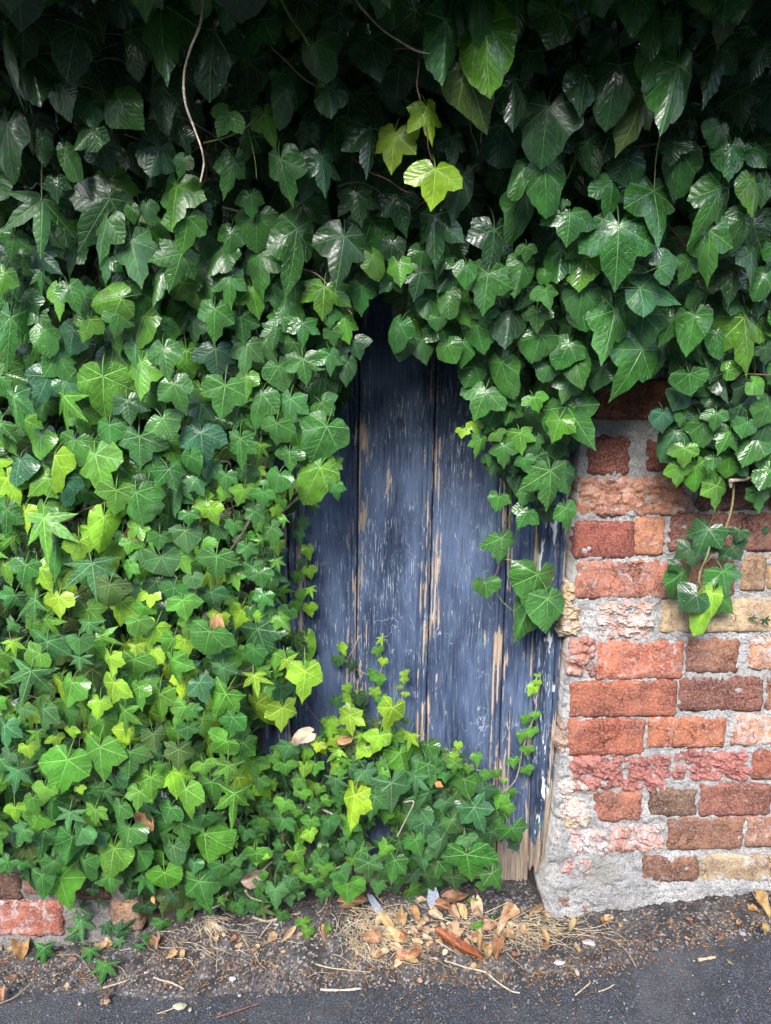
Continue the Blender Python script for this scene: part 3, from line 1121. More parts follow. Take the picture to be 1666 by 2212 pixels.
HAND = {}
HAND['A'] = '''110 78 78 255 t d 270;25 120 5 385 t d 180;135 245 168 440 h d 190;690 25 708 328 t m 250;985 -10 1000 128 h m 110;1135 88 1038 228 t m 200;925 143 880 362 h d 190
1358 195 1385 332 h m 175;1215 322 1258 412 t m 120;510 438 592 525 h m 150;392 448 406 546 h m 110;255 370 268 502 h d 155;400 560 320 640 h m 120;182 598 186 706 h d 80;285 640 338 770 o m 85
690 640 655 755 h b 145;785 575 800 665 t d 90;795 688 765 762 t m 95;985 488 930 570 t g 160;1145 500 1192 636 t g 150;1008 690 975 832 t m 130;1212 692 1242 876 t m 190;765 808 735 972 t g 235
470 862 345 1055 t d 260;182 868 175 1096 s m 300;570 1045 606 1228 t n 200;460 955 405 1115 t m 160;650 970 636 1108 t g 145;812 943 790 1086 t g 185;782 1100 745 1242 f m 205;1112 933 1100 1072 h m 170
1282 998 1268 1258 t m 195;1486 1028 1460 1228 t d 245;1124 1108 1110 1258 t m 215;988 1188 992 1312 f m 150;1402 1243 1388 1370 f g 225;520 1288 388 1312 h g 140;178 1178 180 1265 s m 100
1350 745 1300 850 t b 140;1540 838 1562 962 f d 180;1085 846 1098 934 t m 125;632 888 642 962 h m 70;566 900 572 962 h m 65;30 540 10 740 h d 130;300 1240 340 1340 t m 120;255 1255 250 1370 t g 110;700 1165 655 1310 t m 130
1470 60 1470 170 h d 150;1420 380 1430 500 h d 130;560 140 545 300 h d 160;330 120 290 290 h d 180;440 640 470 720 h d 140;120 860 60 900 h m 100;20 1180 -10 1280 t g 110;60 1020 40 1120 t m 140
1600 170 1640 330 h d 170;700 380 690 530 h d 150;1240 390 1230 530 h d 110;1330 550 1300 640 f d 120;1390 680 1420 830 f b 200;860 850 900 950 t d 130;1000 1000 985 1110 t m 120;240 780 240 860 t d 120;1600 560 1600 740 f d 190'''
HAND['B'] = '''182 468 216 608 f Y 175;42 578 15 725 f Y 210;215 735 212 876 t Y 235;262 97 250 345 h m 155;432 112 436 360 h g 225;308 18 306 186 h m 105;402 -20 416 158 h m 95;568 -15 592 152 t m 205;742 52 712 196 h m 230
215 55 205 130 t d 120;345 300 452 522 h o 190;1003 290 958 502 h d 190;1165 220 1134 372 h m 130;1252 88 1262 242 h m 100;1090 -20 1066 122 h m 140;1162 55 1172 208 h m 115;1492 0 1452 170 t o 230;1450 170 1390 412 t d 160
1262 290 1208 548 h m 190;1112 418 1060 622 t o 230;702 470 660 682 h d 250;872 618 906 752 h d 110;1440 545 1425 622 h m 140;1278 668 1256 830 h m 150;1492 640 1488 768 h m 130;1600 640 1645 716 h m 110;1160 832 1212 1036 t m 280
1448 818 1380 1016 t m 175;1588 778 1622 902 h g 130;1552 938 1492 1096 h m 145;1402 1003 1386 1204 t m 180;690 742 706 912 h m 170;604 712 544 832 o m 85;598 858 570 1045 h m 150;796 926 790 1046 t m 245;1008 980 1002 1208 t m 300
840 1058 882 1132 t g 140;470 998 460 1182 t d 225;210 938 196 1134 f d 225;442 1188 420 1350 t m 205;592 1140 560 1276 h m 120;694 1180 670 1215 h m 110;850 1255 835 1375 h m 150;1105 1248 1284 1290 t n 210;1185 1150 1270 1120 h n 140
625 228 602 362 f d 150;555 345 560 540 h d 190;1040 690 1082 802 h d 140;960 600 925 700 t d 180;860 330 850 480 h d 140;290 600 300 720 t d 160;60 290 50 420 h d 170;330 770 300 950 h d 140;1640 780 1650 880 h m 90
1580 1100 1600 1220 t d 140;1500 1180 1490 1310 f d 160;690 1255 720 1330 t m 150;280 1180 230 1260 h d 90;350 1150 350 1230 h m 90;640 0 630 60 h d 150;960 130 930 260 h d 110;1560 250 1540 300 t d 200;1370 60 1380 160 t d 120
760 600 740 710 t d 150;1250 620 1230 700 t d 140;980 790 985 930 t m 180;1310 1130 1290 1215 t m 130;770 870 760 905 t m 90;610 1070 610 1130 t m 90;150 1180 130 1290 f d 190;1640 200 1600 330 t d 160;30 1050 20 1130 h d 110'''
HAND['C'] = '''45 45 22 262 f m 120;192 95 216 188 h m 110;318 95 288 192 h b 155;388 50 358 138 t g 120;512 25 495 118 t m 125;928 5 920 142 t m 155;838 60 828 150 t d 120;932 178 938 292 t b 195;1192 88 1182 172 f m 115;1308 68 1312 156 f m 140
1420 -25 1422 76 h m 110;1430 98 1442 164 t m 85;1530 142 1552 216 t d 130;1268 148 1236 206 h m 110;1310 222 1320 328 f m 175;1205 252 1235 352 h m 125;1425 200 1430 288 f m 115;1505 235 1500 332 h d 80;1068 296 1058 388 t g 125
612 236 600 386 t g 175;708 178 722 308 t m 160;445 298 440 482 t g 260;206 298 142 432 t b 190;275 382 268 542 s g 180;752 328 792 446 t m 155;972 336 952 474 t m 210;705 475 745 548 h n 175;872 418 850 524 f b 135;868 538 876 672 t b 185
1130 370 1076 512 t m 145;1255 392 1240 512 f n 175;1392 408 1440 460 t m 150;1196 498 1186 588 t m 140;1410 512 1348 658 h m 185;1252 622 1248 704 t m 165;1382 688 1300 832 h g 165;1448 768 1452 832 t m 85;602 556 600 684 t n 220
412 636 432 808 t g 230;475 505 476 594 h m 112;322 568 288 666 h m 175;180 552 166 646 h g 125;732 698 772 786 f m 155;822 638 842 722 h m 95;1040 566 1042 694 f m 130;236 640 190 782 h y 80;85 658 60 762 h b 165;502 788 490 896 t g 175
590 798 600 924 h m 165;272 738 250 848 h b 110;190 858 180 925 h g 110;190 910 190 1088 s g 220;240 1025 224 1172 f m 155;448 905 430 1052 h y 115;392 960 380 1010 h y 130;342 1008 340 1112 t y 125;398 1105 416 1248 s n 235;255 1248 240 1336 t y 145
905 866 936 938 t y 135;962 788 950 836 t g 80;1052 786 1030 854 t g 105;976 722 976 794 f m 100;815 886 816 938 f m 115;800 962 812 1052 h n 125;692 982 690 1044 f m 115;700 1076 738 1158 h n 135;936 1072 925 1174 t m 185;1136 796 1130 856 t m 125
1170 950 1190 1040 f m 90;1126 1142 1132 1206 t m 110;1210 1212 1232 1272 s y 115;475 1195 450 1290 h o 135;752 1208 738 1270 h m 125;912 1228 922 1310 t d 185;790 1262 805 1345 t g 150;1100 880 1100 940 f m 80;1065 1030 1062 1090 f m 90;1010 930 1005 985 f m 90
660 850 665 900 h m 110;150 1260 60 1330 s m 130;60 1240 20 1310 f m 120;30 870 20 990 f m 110;1205 720 1180 790 h m 130;1160 760 1140 790 t m 120;560 1110 540 1170 t g 110;640 750 620 830 h d 130;830 1160 840 1210 h n 110;620 1290 605 1340 t g 110
1230 790 1220 880 h m 120;60 380 80 540 f m 120;110 1110 90 1200 t m 140;550 400 560 500 f d 150;1090 1120 1100 1200 f m 110;1140 1240 1120 1310 f m 100;680 1180 700 1260 h d 120;880 1000 870 1060 t g 110;560 1010 550 1060 t g 90;1060 700 1060 760 h d 110'''
HAND['C'] += '''
1345 838 1360 896 s g 55;1300 920 1302 978 t n 66;1288 972 1302 1028 t n 62;1330 1036 1342 1088 t y 60;1305 1092 1298 1128 t n 48;1332 1126 1342 1172 t y 62;1285 1150 1275 1190 t g 50;1340 1210 1352 1254 s y 60;1276 1268 1292 1304 h g 56;1335 1286 1342 1336 t y 72;1300 1225 1312 1262 h g 44'''
HAND['D'] = '''62 68 18 172 h m 120;232 42 228 95 h m 80;395 78 420 190 h m 145;425 5 432 86 t m 120;540 15 520 162 h d 145;330 150 332 242 h m 115;160 138 182 235 h m 110;92 145 70 225 h m 100;655 15 650 100 t m 160;850 10 862 86 h m 180
990 15 950 226 t m 235;1115 30 1088 162 h n 170;1332 35 1300 192 h m 135;1552 45 1592 275 f g 275;1452 195 1440 308 h d 135;1105 185 1030 388 t m 265;1312 286 1322 372 h m 145;1390 335 1368 378 h m 90;1280 372 1258 434 h b 105
668 118 640 225 h m 155;792 155 742 245 h m 135;386 255 352 332 h m 112;502 235 542 382 h m 120;580 225 560 276 o d 70;702 252 690 312 h n 155;820 225 850 340 h m 110;792 318 770 406 t n 130;430 358 385 465 t m 185;642 386 662 444 t g 135
548 425 520 500 t m 100;790 430 905 600 t m 265;752 483 718 576 t g 145;580 540 592 628 f g 145;512 596 512 680 t m 115;388 498 402 545 t y 90;330 525 325 560 t y 70;412 568 400 645 f g 90;480 540 500 575 t g 90;712 705 722 866 f m 240
602 735 598 815 t m 110;782 865 805 962 t m 115;612 878 575 945 t m 125;490 815 478 876 t m 105;502 998 512 1084 t m 150;432 1188 440 1244 h m 95;655 1158 625 1288 h m 165;632 1255 565 1410 h m 125;700 1262 702 1382 h m 150
1200 455 1202 532 h b 110;1250 535 1185 640 h d 130;1332 468 1320 510 t b 120;1430 455 1425 520 t m 110;1372 498 1385 596 h m 120;1485 538 1448 626 f m 160;1562 495 1545 560 h m 125;1598 560 1550 672 h m 140;1650 425 1630 510 h m 110;1292 605 1288 682 t g 125
1268 688 1272 772 t g 115;1340 688 1345 792 h g 90;1402 708 1392 804 t g 95;1488 648 1480 728 h g 120;1432 768 1442 872 t g 145;1418 650 1412 694 h m 65;1610 796 1622 884 t m 100;1660 700 1620 780 h m 100;1620 620 1640 680 h m 80;1290 470 1275 510 h m 90
1392 958 1348 1054 f d 155;1448 985 1440 1045 h d 80;1528 965 1518 1006 t d 85;1500 1036 1535 1085 t d 115;1310 1040 1265 1072 t d 90;1338 1080 1342 1118 t d 90;1282 1148 1278 1244 h m 125;1458 1142 1475 1220 f m 160;1340 1240 1285 1288 h d 120
1440 1235 1522 1305 t m 130;1408 1240 1345 1385 o y 70;1250 1108 1225 1128 t d 60;1652 955 1640 985 h d 40;1460 1075 1468 1090 h d 60;1640 1345 1655 1372 s d 40;1585 1335 1590 1355 s d 40;940 250 900 350 h d 120;1560 330 1540 420 h d 110
1420 380 1400 430 h d 110;560 650 545 720 t d 110;470 660 468 738 t d 80;640 600 650 640 t d 90;1640 170 1650 240 t d 120;870 130 880 230 h m 110;1000 330 960 350 t d 110;270 160 300 230 h m 110;590 700 560 790 h d 120;1480 270 1560 240 h g 80;1590 320 1640 360 h g 90
652 640 640 722 t d 110;604 800 590 852 t m 95;700 870 690 925 h d 90;592 700 560 762 t d 95;540 556 530 622 t m 100;764 700 802 800 h d 120;650 560 660 620 t m 100;600 650 612 710 t m 90;455 640 462 690 t m 80;730 590 700 650 h d 110'''
HAND['E'] = '''205 108 200 228 f n 185;342 98 340 164 h m 105;602 15 588 85 h g 105;748 95 712 168 t g 145;905 65 872 165 h m 195;1115 55 1152 182 f d 245;1095 140 1090 212 h m 100;745 186 762 294 f g 145;580 186 570 288 t g 145;478 175 482 262 t y 105
345 176 345 234 s n 120;492 288 470 378 t y 155;312 286 288 384 h g 130;132 236 88 384 s n 185;966 222 972 294 f n 115;1098 255 1112 346 s y 145;1240 186 1262 264 s y 115;1318 238 1308 372 t y 155;1328 95 1342 216 h y 80;1216 302 1210 388 t n 115
975 336 918 444 f g 160;862 286 902 374 t n 115;692 336 690 452 f g 155;602 306 602 406 t g 120;432 366 420 444 t y 105;282 406 302 478 t m 155;540 406 540 524 s g 105;440 446 452 546 h g 105;300 486 310 530 t y 120;100 396 98 450 f n 110;230 418 225 460 h g 100
1112 375 1168 498 h y 115;1222 396 1220 498 f y 145;1005 436 968 532 t m 135;662 508 672 592 t o 105;582 476 580 520 h m 90;975 538 905 600 t g 140;812 478 808 540 f m 110;432 566 430 718 t g 185;562 586 555 692 t m 175;290 622 228 798 t g 215
772 576 772 674 f o 125;652 696 652 812 f g 155;880 636 890 690 t g 120;986 646 980 744 s g 125;1092 626 1090 700 t g 130;76 666 60 774 s n 120;192 736 178 808 t g 115;142 786 150 872 t g 110;66 826 70 894 t y 85;422 736 432 784 t m 90;602 756 588 844 f g 125
802 746 790 884 t g 135;912 716 922 824 t m 125;1012 766 1000 924 s g 135;735 826 700 894 t m 130;302 846 290 924 s n 130;412 836 405 900 f g 115;190 926 168 1064 s n 175;422 954 432 1006 h n 75;355 916 328 984 h n 110;560 915 545 1000 h m 160
472 986 448 1070 h m 150;312 955 285 1066 h m 105;885 940 892 1064 h g 205;1062 926 1050 974 f m 100;1222 876 1198 934 f m 120;1100 1016 1105 1076 f y 100;1532 776 1508 924 t y 135;1372 548 1365 586 t Y 95;1512 426 1512 514 f y 135;1522 346 1532 416 t y 95
1472 128 1492 172 t y 45;1462 178 1462 222 t m 60;1522 200 1528 240 t d 50;1440 456 1440 500 t y 60;1220 576 1252 656 f g 135;1232 640 1238 690 t g 150;1362 638 1360 690 f g 100;1640 515 1615 595 t y 120;1490 618 1480 660 s g 90;1582 666 1602 724 f n 120
20 470 10 570 f n 130;190 400 170 500 t n 130;60 30 30 60 f m 110;380 300 360 330 h n 110;40 590 20 630 t n 110;170 160 110 210 h g 110;240 520 250 560 t y 80;340 740 350 770 t y 70;1180 600 1200 640 f g 120;830 400 850 440 f m 100;700 640 690 680 f g 100
120 560 130 610 t y 90;500 690 520 750 h n 110;1120 700 1110 760 t m 90;1250 560 1230 620 t n 110;1620 780 1600 880 f m 150;1450 700 1450 760 s n 100;1300 760 1310 800 t g 80;1230 800 1215 850 t g 100;1340 880 1330 940 t g 90;1420 880 1425 950 h m 90
1340 930 1350 980 t y 80;1290 840 1280 870 f g 70;880 860 860 920 h m 110;520 820 500 900 t m 110;100 920 60 980 f m 130;470 560 480 620 h g 100'''
HAND['E'] += '\n1650 92 1653 132 s y 48;1634 138 1640 178 t g 56;1656 186 1650 218 t y 46;1612 238 1602 276 f g 54;1638 262 1642 304 t g 62;1618 318 1626 362 f y 58;1648 350 1652 392 t g 60;1500 300 1508 335 t y 50;1560 330 1556 366 h g 40'
HAND['F'] = '''30 395 -5 505 t y 110;82 245 72 272 t y 35;95 232 96 250 t y 25;82 268 82 292 t y 38;58 300 60 318 t y 30;86 330 84 350 t y 40;85 445 84 468 t g 40;312 548 310 585 t y 38;298 592 300 626 t y 45;300 630 296 684 f g 65;356 645 352 682 t g 55;395 600 402 652 t g 60
445 676 430 722 t g 65;480 668 478 700 t g 55;655 250 654 268 t y 32;655 280 656 308 t y 40;640 305 618 342 t y 55;650 418 650 450 t g 48;615 436 598 472 t g 55;636 488 635 528 t g 62;592 508 584 548 t g 55;616 568 614 606 t g 62;556 618 560 658 t g 70
606 656 622 692 t g 62;548 752 550 790 t g 35;512 700 512 716 t y 40;222 620 222 650 t m 50;62 590 95 704 t g 140;182 640 202 740 t m 135;130 690 120 790 s n 120;262 680 262 720 t m 120;342 705 352 796 t m 140;25 720 32 846 f n 180;182 762 130 860 s n 130
260 802 258 858 t n 85;385 826 432 938 f n 155;498 772 478 832 t g 85;522 820 525 876 t g 75;288 876 332 940 h n 115;548 915 588 990 f m 140;458 930 450 1004 t d 110;352 955 362 1006 t n 130;170 890 280 950 t d 110;240 962 240 1046 t n 85;352 1030 368 1156 t m 215
130 965 155 1036 t m 110;60 975 82 1056 f d 130;425 740 430 800 t d 110;410 860 470 880 t d 110;560 985 530 1000 t d 100'''
HAND['H'] = '''462 176 512 252 t m 105;235 25 240 126 h n 80;125 180 140 225 f d 150;290 195 300 250 t d 130;215 225 215 312 t d 110;40 120 15 222 f m 120;108 248 150 282 t g 110;420 222 420 256 t m 65;375 292 378 318 t g 70;470 362 465 384 t d 60;402 396 404 438 t g 60
30 240 40 270 h d 60;110 290 105 305 t m 90'''
HAND['G'] = '''492 70 468 198 h g 155;300 55 288 164 h m 95;362 125 370 218 h m 100;262 200 298 344 t g 155;182 186 186 288 h m 85;232 126 226 190 h m 85;470 195 472 278 t m 125;92 132 86 166 t m 95;602 82 568 184 h m 100;712 174 720 264 h g 120
640 125 632 210 t d 120;862 214 905 356 f m 175;750 60 760 150 h n 100;745 270 720 300 t d 150;948 166 956 224 t n 95;840 130 840 176 h n 70;1110 90 1106 168 t g 105;1190 246 1192 334 t n 95;1115 222 1110 280 h m 50;1150 312 1145 352 t m 60;1212 346 1206 392 t m 85
1322 190 1318 224 h g 110;1290 262 1288 294 t m 65;1500 222 1502 304 h g 115;1592 132 1596 216 f n 115;1632 222 1630 274 t m 75;345 325 384 352 s d 95;350 380 356 478 s n 105;335 435 270 468 s d 85;458 400 482 462 s d 75;500 430 585 375 s d 90;505 440 570 432 s d 80;510 466 522 504 s n 65
595 486 600 530 s n 80;190 500 180 610 s m 95;388 508 385 580 s m 95;452 572 430 668 s m 125;425 292 420 330 s d 60;620 320 640 380 t d 100;700 385 690 432 f m 120;640 450 636 488 t m 55;800 340 770 380 t m 90;1310 378 1314 414 f g 85;1332 420 1328 470 f g 60;1412 405 1416 440 f g 40
1370 205 1362 240 f g 90;1470 170 1500 210 h m 90;1260 200 1250 240 f n 90;400 250 400 280 t d 60;560 250 545 290 h d 80;1000 180 990 250 h m 90;1030 110 1040 150 f m 90;1400 150 1405 200 f g 90;960 140 950 200 h m 100'''

ORDER = random.Random(5)
for t_, txt in HAND.items():
    for ent in txt.replace('\n', ';').split(';'):
        q = ent.split()
        if len(q) < 6:
            continue
        bx, by, tx, ty = map(float, q[:4])
        b, t = tp(t_, bx, by), tp(t_, tx, ty)
        wd = float(q[6]) / 2 if len(q) > 6 else None
        cx, cy = (b[0] + t[0]) / 2, (b[1] + t[1]) / 2
        pl = plant_of(cx, cy)
        k_ = 1.22 if pl in ('trail', 'spray') else 1.1
        b = (b[0] - (t[0] - b[0]) * (k_ - 1) * .35, b[1] - (t[1] - b[1]) * (k_ - 1) * .35)
        t = (b[0] + (t[0] - b[0]) * k_, b[1] + (t[1] - b[1]) * k_)
        wd = wd and wd * k_
        ln = math.hypot(b[0] - t[0], b[1] - t[1])
        Y = None
        tilt = None
        if pl == 'runner':
            g_ = G(cx, cy)
            Y = min(g_.y - 0.012, -0.012) if cy > 2000 else -0.02
        elif pl in ('climb_left', 'climb_mid', 'climb_right'):
            Y, tilt = 0.026 - ORDER.uniform(0, .012), .1
        elif pl == 'spray':
            Y = -.035 - ORDER.uniform(0, .03)
        elif pl == 'trail':
            Y = -.05 - ORDER.uniform(0, .03)
        elif t_ == 'H' and cy > 1930 or (t_ == 'G' and cy > 1960):
            g_ = G(cx, cy)
            Y = min(g_.y - 0.012, -0.01)
        else:
            dark = q[5] in 'db'
            Y = depth(cx, cy) + (ORDER.uniform(.0, .03) if dark else ORDER.uniform(-.022, .018)) - .0002 * (ln - 60)
        col = None
        put_leaf(b, t, q[4], q[5], wd, Y, 0, tilt, colour=col)
        FRONT.append((cx, cy, max(ln, wd or ln)))

# ---- the rest of the foliage, scattered through the depth of the ivy
IVY = [(-330, -250), (2000, -250), (2000, 1100), (1666, 1110), (1640, 1100), (1622, 1060), (1590, 1075), (1540, 1100), (1500, 1080), (1450, 1025), (1405, 960), (1422, 890), (1470, 895), (1490, 835), (1450, 830),
       (1380, 850), (1340, 850), (1310, 865), (1295, 920), (1258, 975), (1252, 1050), (1242, 1135), (1215, 1130), (1180, 1105), (1130, 1135), (1090, 1115), (1072, 1050), (1055, 995), (1012, 945), (990, 915), (1008, 880),
       (990, 785), (940, 780), (890, 775), (842, 735), (855, 690), (885, 640), (890, 600), (860, 640), (820, 670), (790, 690), (785, 740), (768, 770), (775, 870), (755, 900), (750, 960), (745, 1055), (700, 1065), (655, 1070),
       (635, 1020), (630, 1090), (622, 1130), (642, 1200), (642, 1300), (660, 1365), (690, 1400), (700, 1460), (680, 1490), (652, 1560), (560, 1585), (560, 1640), (640, 1625), (690, 1550), (728, 1500), (765, 1480), (850, 1505),
       (898, 1600), (1010, 1615), (1055, 1700), (1085, 1740), (1118, 1800), (1122, 1845), (1085, 1865), (1075, 1900), (1045, 1920), (950, 1955), (870, 1935), (760, 1925), (740, 1965), (640, 1965), (590, 2000), (420, 2012),
       (330, 2005), (300, 1990), (280, 1955), (230, 1930), (160, 1990), (85, 1985), (55, 1930), (0, 1905), (-330, 1900)]


def size_of(px, py):
    if px > 850 and 540 < py < 1120:
        return rl.uniform(38, 70) if (px > 1390 and py > 830) else rl.uniform(42, 80)
    if py < 280:
        return rl.uniform(75, 125)
    if py < 560:
        return rl.uniform(60, 100)
    if py < 1000:
        return rl.uniform(50, 82)
    if py < 1330:
        return rl.uniform(44, 74) if px < 480 else rl.uniform(26, 50)
    if py < 1720:
        return rl.uniform(40, 66) if px < 560 else rl.uniform(22, 46)
    if px < 440:
        return rl.uniform(40, 68)
    return rl.uniform(22, 44) if px < 880 else rl.uniform(38, 62)


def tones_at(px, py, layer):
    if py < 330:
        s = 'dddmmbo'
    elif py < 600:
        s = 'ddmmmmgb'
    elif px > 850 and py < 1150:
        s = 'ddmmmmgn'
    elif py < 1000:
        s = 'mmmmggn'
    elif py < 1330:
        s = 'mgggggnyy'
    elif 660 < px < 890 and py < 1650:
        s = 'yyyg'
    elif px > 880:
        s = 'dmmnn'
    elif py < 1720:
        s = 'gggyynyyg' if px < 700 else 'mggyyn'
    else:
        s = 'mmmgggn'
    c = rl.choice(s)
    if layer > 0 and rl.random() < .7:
        c = rl.choice('ddmmo') if py > 600 else 'd'  # inner leaf tones darkened, most at the top, to paint in gap shade
    return c


def kinds_at(px, py):
    if py < 330:
        return rl.choice('hhhto')
    if px > 850 and py < 1150:
        return rl.choice('hhhtto')
    if py < 900:
        return rl.choice('tttfhh')
    if py > 1100 and px < 620:
        return rl.choice('ttfffsst')
    return rl.choice('ttttfffhs')


fa = [list(q) for q in FRONT]
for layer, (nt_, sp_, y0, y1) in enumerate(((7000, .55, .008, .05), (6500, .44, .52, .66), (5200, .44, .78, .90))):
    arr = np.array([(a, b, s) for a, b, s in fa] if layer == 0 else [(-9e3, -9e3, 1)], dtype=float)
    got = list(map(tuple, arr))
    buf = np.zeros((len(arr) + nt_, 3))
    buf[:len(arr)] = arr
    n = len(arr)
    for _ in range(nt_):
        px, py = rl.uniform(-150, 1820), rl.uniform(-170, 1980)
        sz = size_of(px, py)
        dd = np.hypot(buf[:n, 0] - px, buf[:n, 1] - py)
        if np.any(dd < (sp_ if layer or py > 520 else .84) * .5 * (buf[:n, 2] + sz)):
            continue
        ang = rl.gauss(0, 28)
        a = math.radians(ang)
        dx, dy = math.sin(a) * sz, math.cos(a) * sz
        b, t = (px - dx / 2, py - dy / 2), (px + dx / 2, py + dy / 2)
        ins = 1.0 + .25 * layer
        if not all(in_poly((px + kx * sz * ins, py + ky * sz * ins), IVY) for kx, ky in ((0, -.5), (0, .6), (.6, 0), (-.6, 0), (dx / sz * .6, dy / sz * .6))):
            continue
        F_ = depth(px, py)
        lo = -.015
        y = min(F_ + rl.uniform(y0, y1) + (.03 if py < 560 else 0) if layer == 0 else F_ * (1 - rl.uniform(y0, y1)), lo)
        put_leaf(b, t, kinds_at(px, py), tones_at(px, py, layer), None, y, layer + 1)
        buf[n] = (px, py, sz)
        n += 1

# added ivy overhang above the picture, out of view, shaped to shade the wall
OVER = [(-.40, 1.60), (-.48, 1.60), (-.59, 1.62), (-.65, 1.67), (-.65, 1.77), (-.45, 1.86), (-.2, 1.92), (.15, 1.94)]
for i in range(3600):
    k = rl.uniform(0, 7)
    (ya, za), (yb, zb) = OVER[int(k)], OVER[int(k) + 1]
    q = k - int(k)
    x = rl.uniform(-1.75, 1.9)
    wav = .07 * fbm((x * 2.2, k * .4, 3), 2)
    pin = rl.uniform(0, .07)
    c_ = Vector((x, ya + (yb - ya) * q + wav + pin, za + (zb - za) * q + .5 * abs(wav) + pin * .4))
    # never dip into the view: stay above the line of sight of the frame's upper edge
    c_.z = max(c_.z, P(833, 0, c_.y).z + .09)
    n = Vector((rl.uniform(-.6, .6), -(zb - za) + rl.uniform(-.5, .3) - .25, (yb - ya) + rl.uniform(-.2, .5))).normalized()
    d = Vector((rl.uniform(-.5, .5), -.35, -1))
    d = (d - n * d.dot(n)).normalized()
    sz = rl.uniform(.07, .115)
    M = Matrix.Translation(c_) @ Matrix((d.cross(n) * sz, d * sz, n * sz)).transposed().to_4x4()
    cc = TONE[rl.choice('dmmg')]
    LEAVES['top_left' if x < -.3 else ('top_mid' if x < .35 else 'top_right')].append((9, rl.choice('hht'), rl.randrange(VAR), M, cc, .22, sz))

PLANTS = {
    'top_left': ('ivy overhanging in deep shade with large dark leaves and a pale bare stem hanging down', (300, 300)),
    'top_mid': ('ivy overhanging above the door with three yellowed leaves hanging among dark ones', (850, 300)),
    'top_right': ('ivy overhanging above the brick wall with large pointed unlobed dark glossy leaves', (1400, 300)),
    'left_high': ('dense green ivy with broad lobed leaves beside the top of the door', (400, 900)),
    'left_mid': ('green ivy curtain with pale veined leaves left of the middle of the door', (350, 1250)),
    'left_low': ('pale dusty lobed ivy at the far lower left above the bare brick patch', (150, 1800)),
    'left_low_mid': ('yellow green ivy between the pale dusty ivy and the foot of the door', (430, 1800)),
    'foot': ('small leaved ivy mounded over the foot of the blue door', (850, 1900)),
    'over_door': ('glossy ivy hanging over the upper right side of the door', (1050, 800)),
    'right': ('glossy ivy hanging in front of the brick wall at the right edge', (1550, 900)),
    'spray': ('small ivy spray with three large leaves dangling in front of the door frame', (1130, 1150)),
    'trail': ('ivy trail with dark leaves and one folded pale leaf hanging over the bricks', (1560, 1130)),
    'climb_left': ('thin young ivy shoot climbing the left edge of the door', (650, 1400)),
    'climb_mid': ('tiny bright ivy shoots climbing the middle planks of the door', (800, 1560)),
    'climb_right': ('thin ivy shoot with small leaves climbing beside the right door frame', (1100, 1720)),
    'runner': ('creeping ivy runner with narrow star shaped leaves over the soil at lower left', (200, 2050)),
}
ROOT = {}
for key, (lab, pp) in PLANTS.items():
    at = G(*pp) if key == 'runner' else P(pp[0], pp[1], 0)
    ROOT[key] = thing('ivy', lab, 'ivy', at)


def build_ivy():
    for key, lst in LEAVES.items():
        root = ROOT[key]
        inv = Matrix.Translation(-root.location)
        lst.sort(key=lambda e: (e[0], -e[6]))
        front = [e for e in lst if e[0] < 9][:296]
        for rank, kind, var, M, c, g, L in front:
            o = bpy.data.objects.new('leaf', LEAF[kind, var][0])
            COL.objects.link(o)
            o.parent = root
            o.matrix_basis = inv @ M
            o.color = (*c, g)
            if c[0] > .2:
                o['label'] = 'yellowed leaf'
        rest = lst[len(front):]
        if rest:
            V, Fc, U, Cc, n = [], [], [], [], 0
            for rank, kind, var, M, c, g, L in rest:
                _, va, fa_, fu = LEAF[kind, var]
                m = np.array(inv @ M)
                V.append(va @ m[:3, :3].T + m[:3, 3])
                Fc += [tuple(i + n for i in q) for q in fa_]
                U.append(fu)
                Cc.append(np.tile(np.array((*c, g), dtype=np.float32), (len(va), 1)))
                n += len(va)
            me = mesh_from('inner_foliage', np.concatenate(V), Fc, M_LEAF_S)
            me.uv_layers.new(name='vein').data.foreach_set('uv', np.concatenate(U).ravel())
            me.attributes.new('tint', 'FLOAT_COLOR', 'POINT').data.foreach_set('color', np.concatenate(Cc).ravel())
            tag(link('inner_foliage', me, root), kind='stuff')


build_ivy()

# ---- unseen leafy screen added behind the camera to block low sky light
added_hedge = thing('added_hedge', 'added leafy screen behind the camera that blocks low sky light', 'added_hedge', (0, -6.6, z_road(0, -3)))
rh = random.Random(77)
hv, hf = [], []
NX, NZ = 40, 14
for j in range(NZ + 1):
    for i in range(NX + 1):
        x, z = -10 + 20 * i / NX, -.2 + 4.3 * j / NZ
        hv.append((x, -.25 * math.sin(min(1, j / NZ) * 3.0) + .22 * fbm((x * .9, z * .9, 3), 3) - (1.2 if j == NZ else 0), z))
for j in range(NZ):
    for i in range(NX):
        a = j * (NX + 1) + i
        hf.append((a, a + NX + 1, a + NX + 2, a + 1))
mhd, nth, bsh = new_mat('hedge inside')
bsh.inputs['Base Color'].default_value = (.018, .03, .012, 1)
bsh.inputs['Roughness'].default_value = 1
link('branches', mesh_from('branches', hv, hf, mhd), added_hedge)
V, Fc, U, Cc, n_h = [], [], [], [], 0
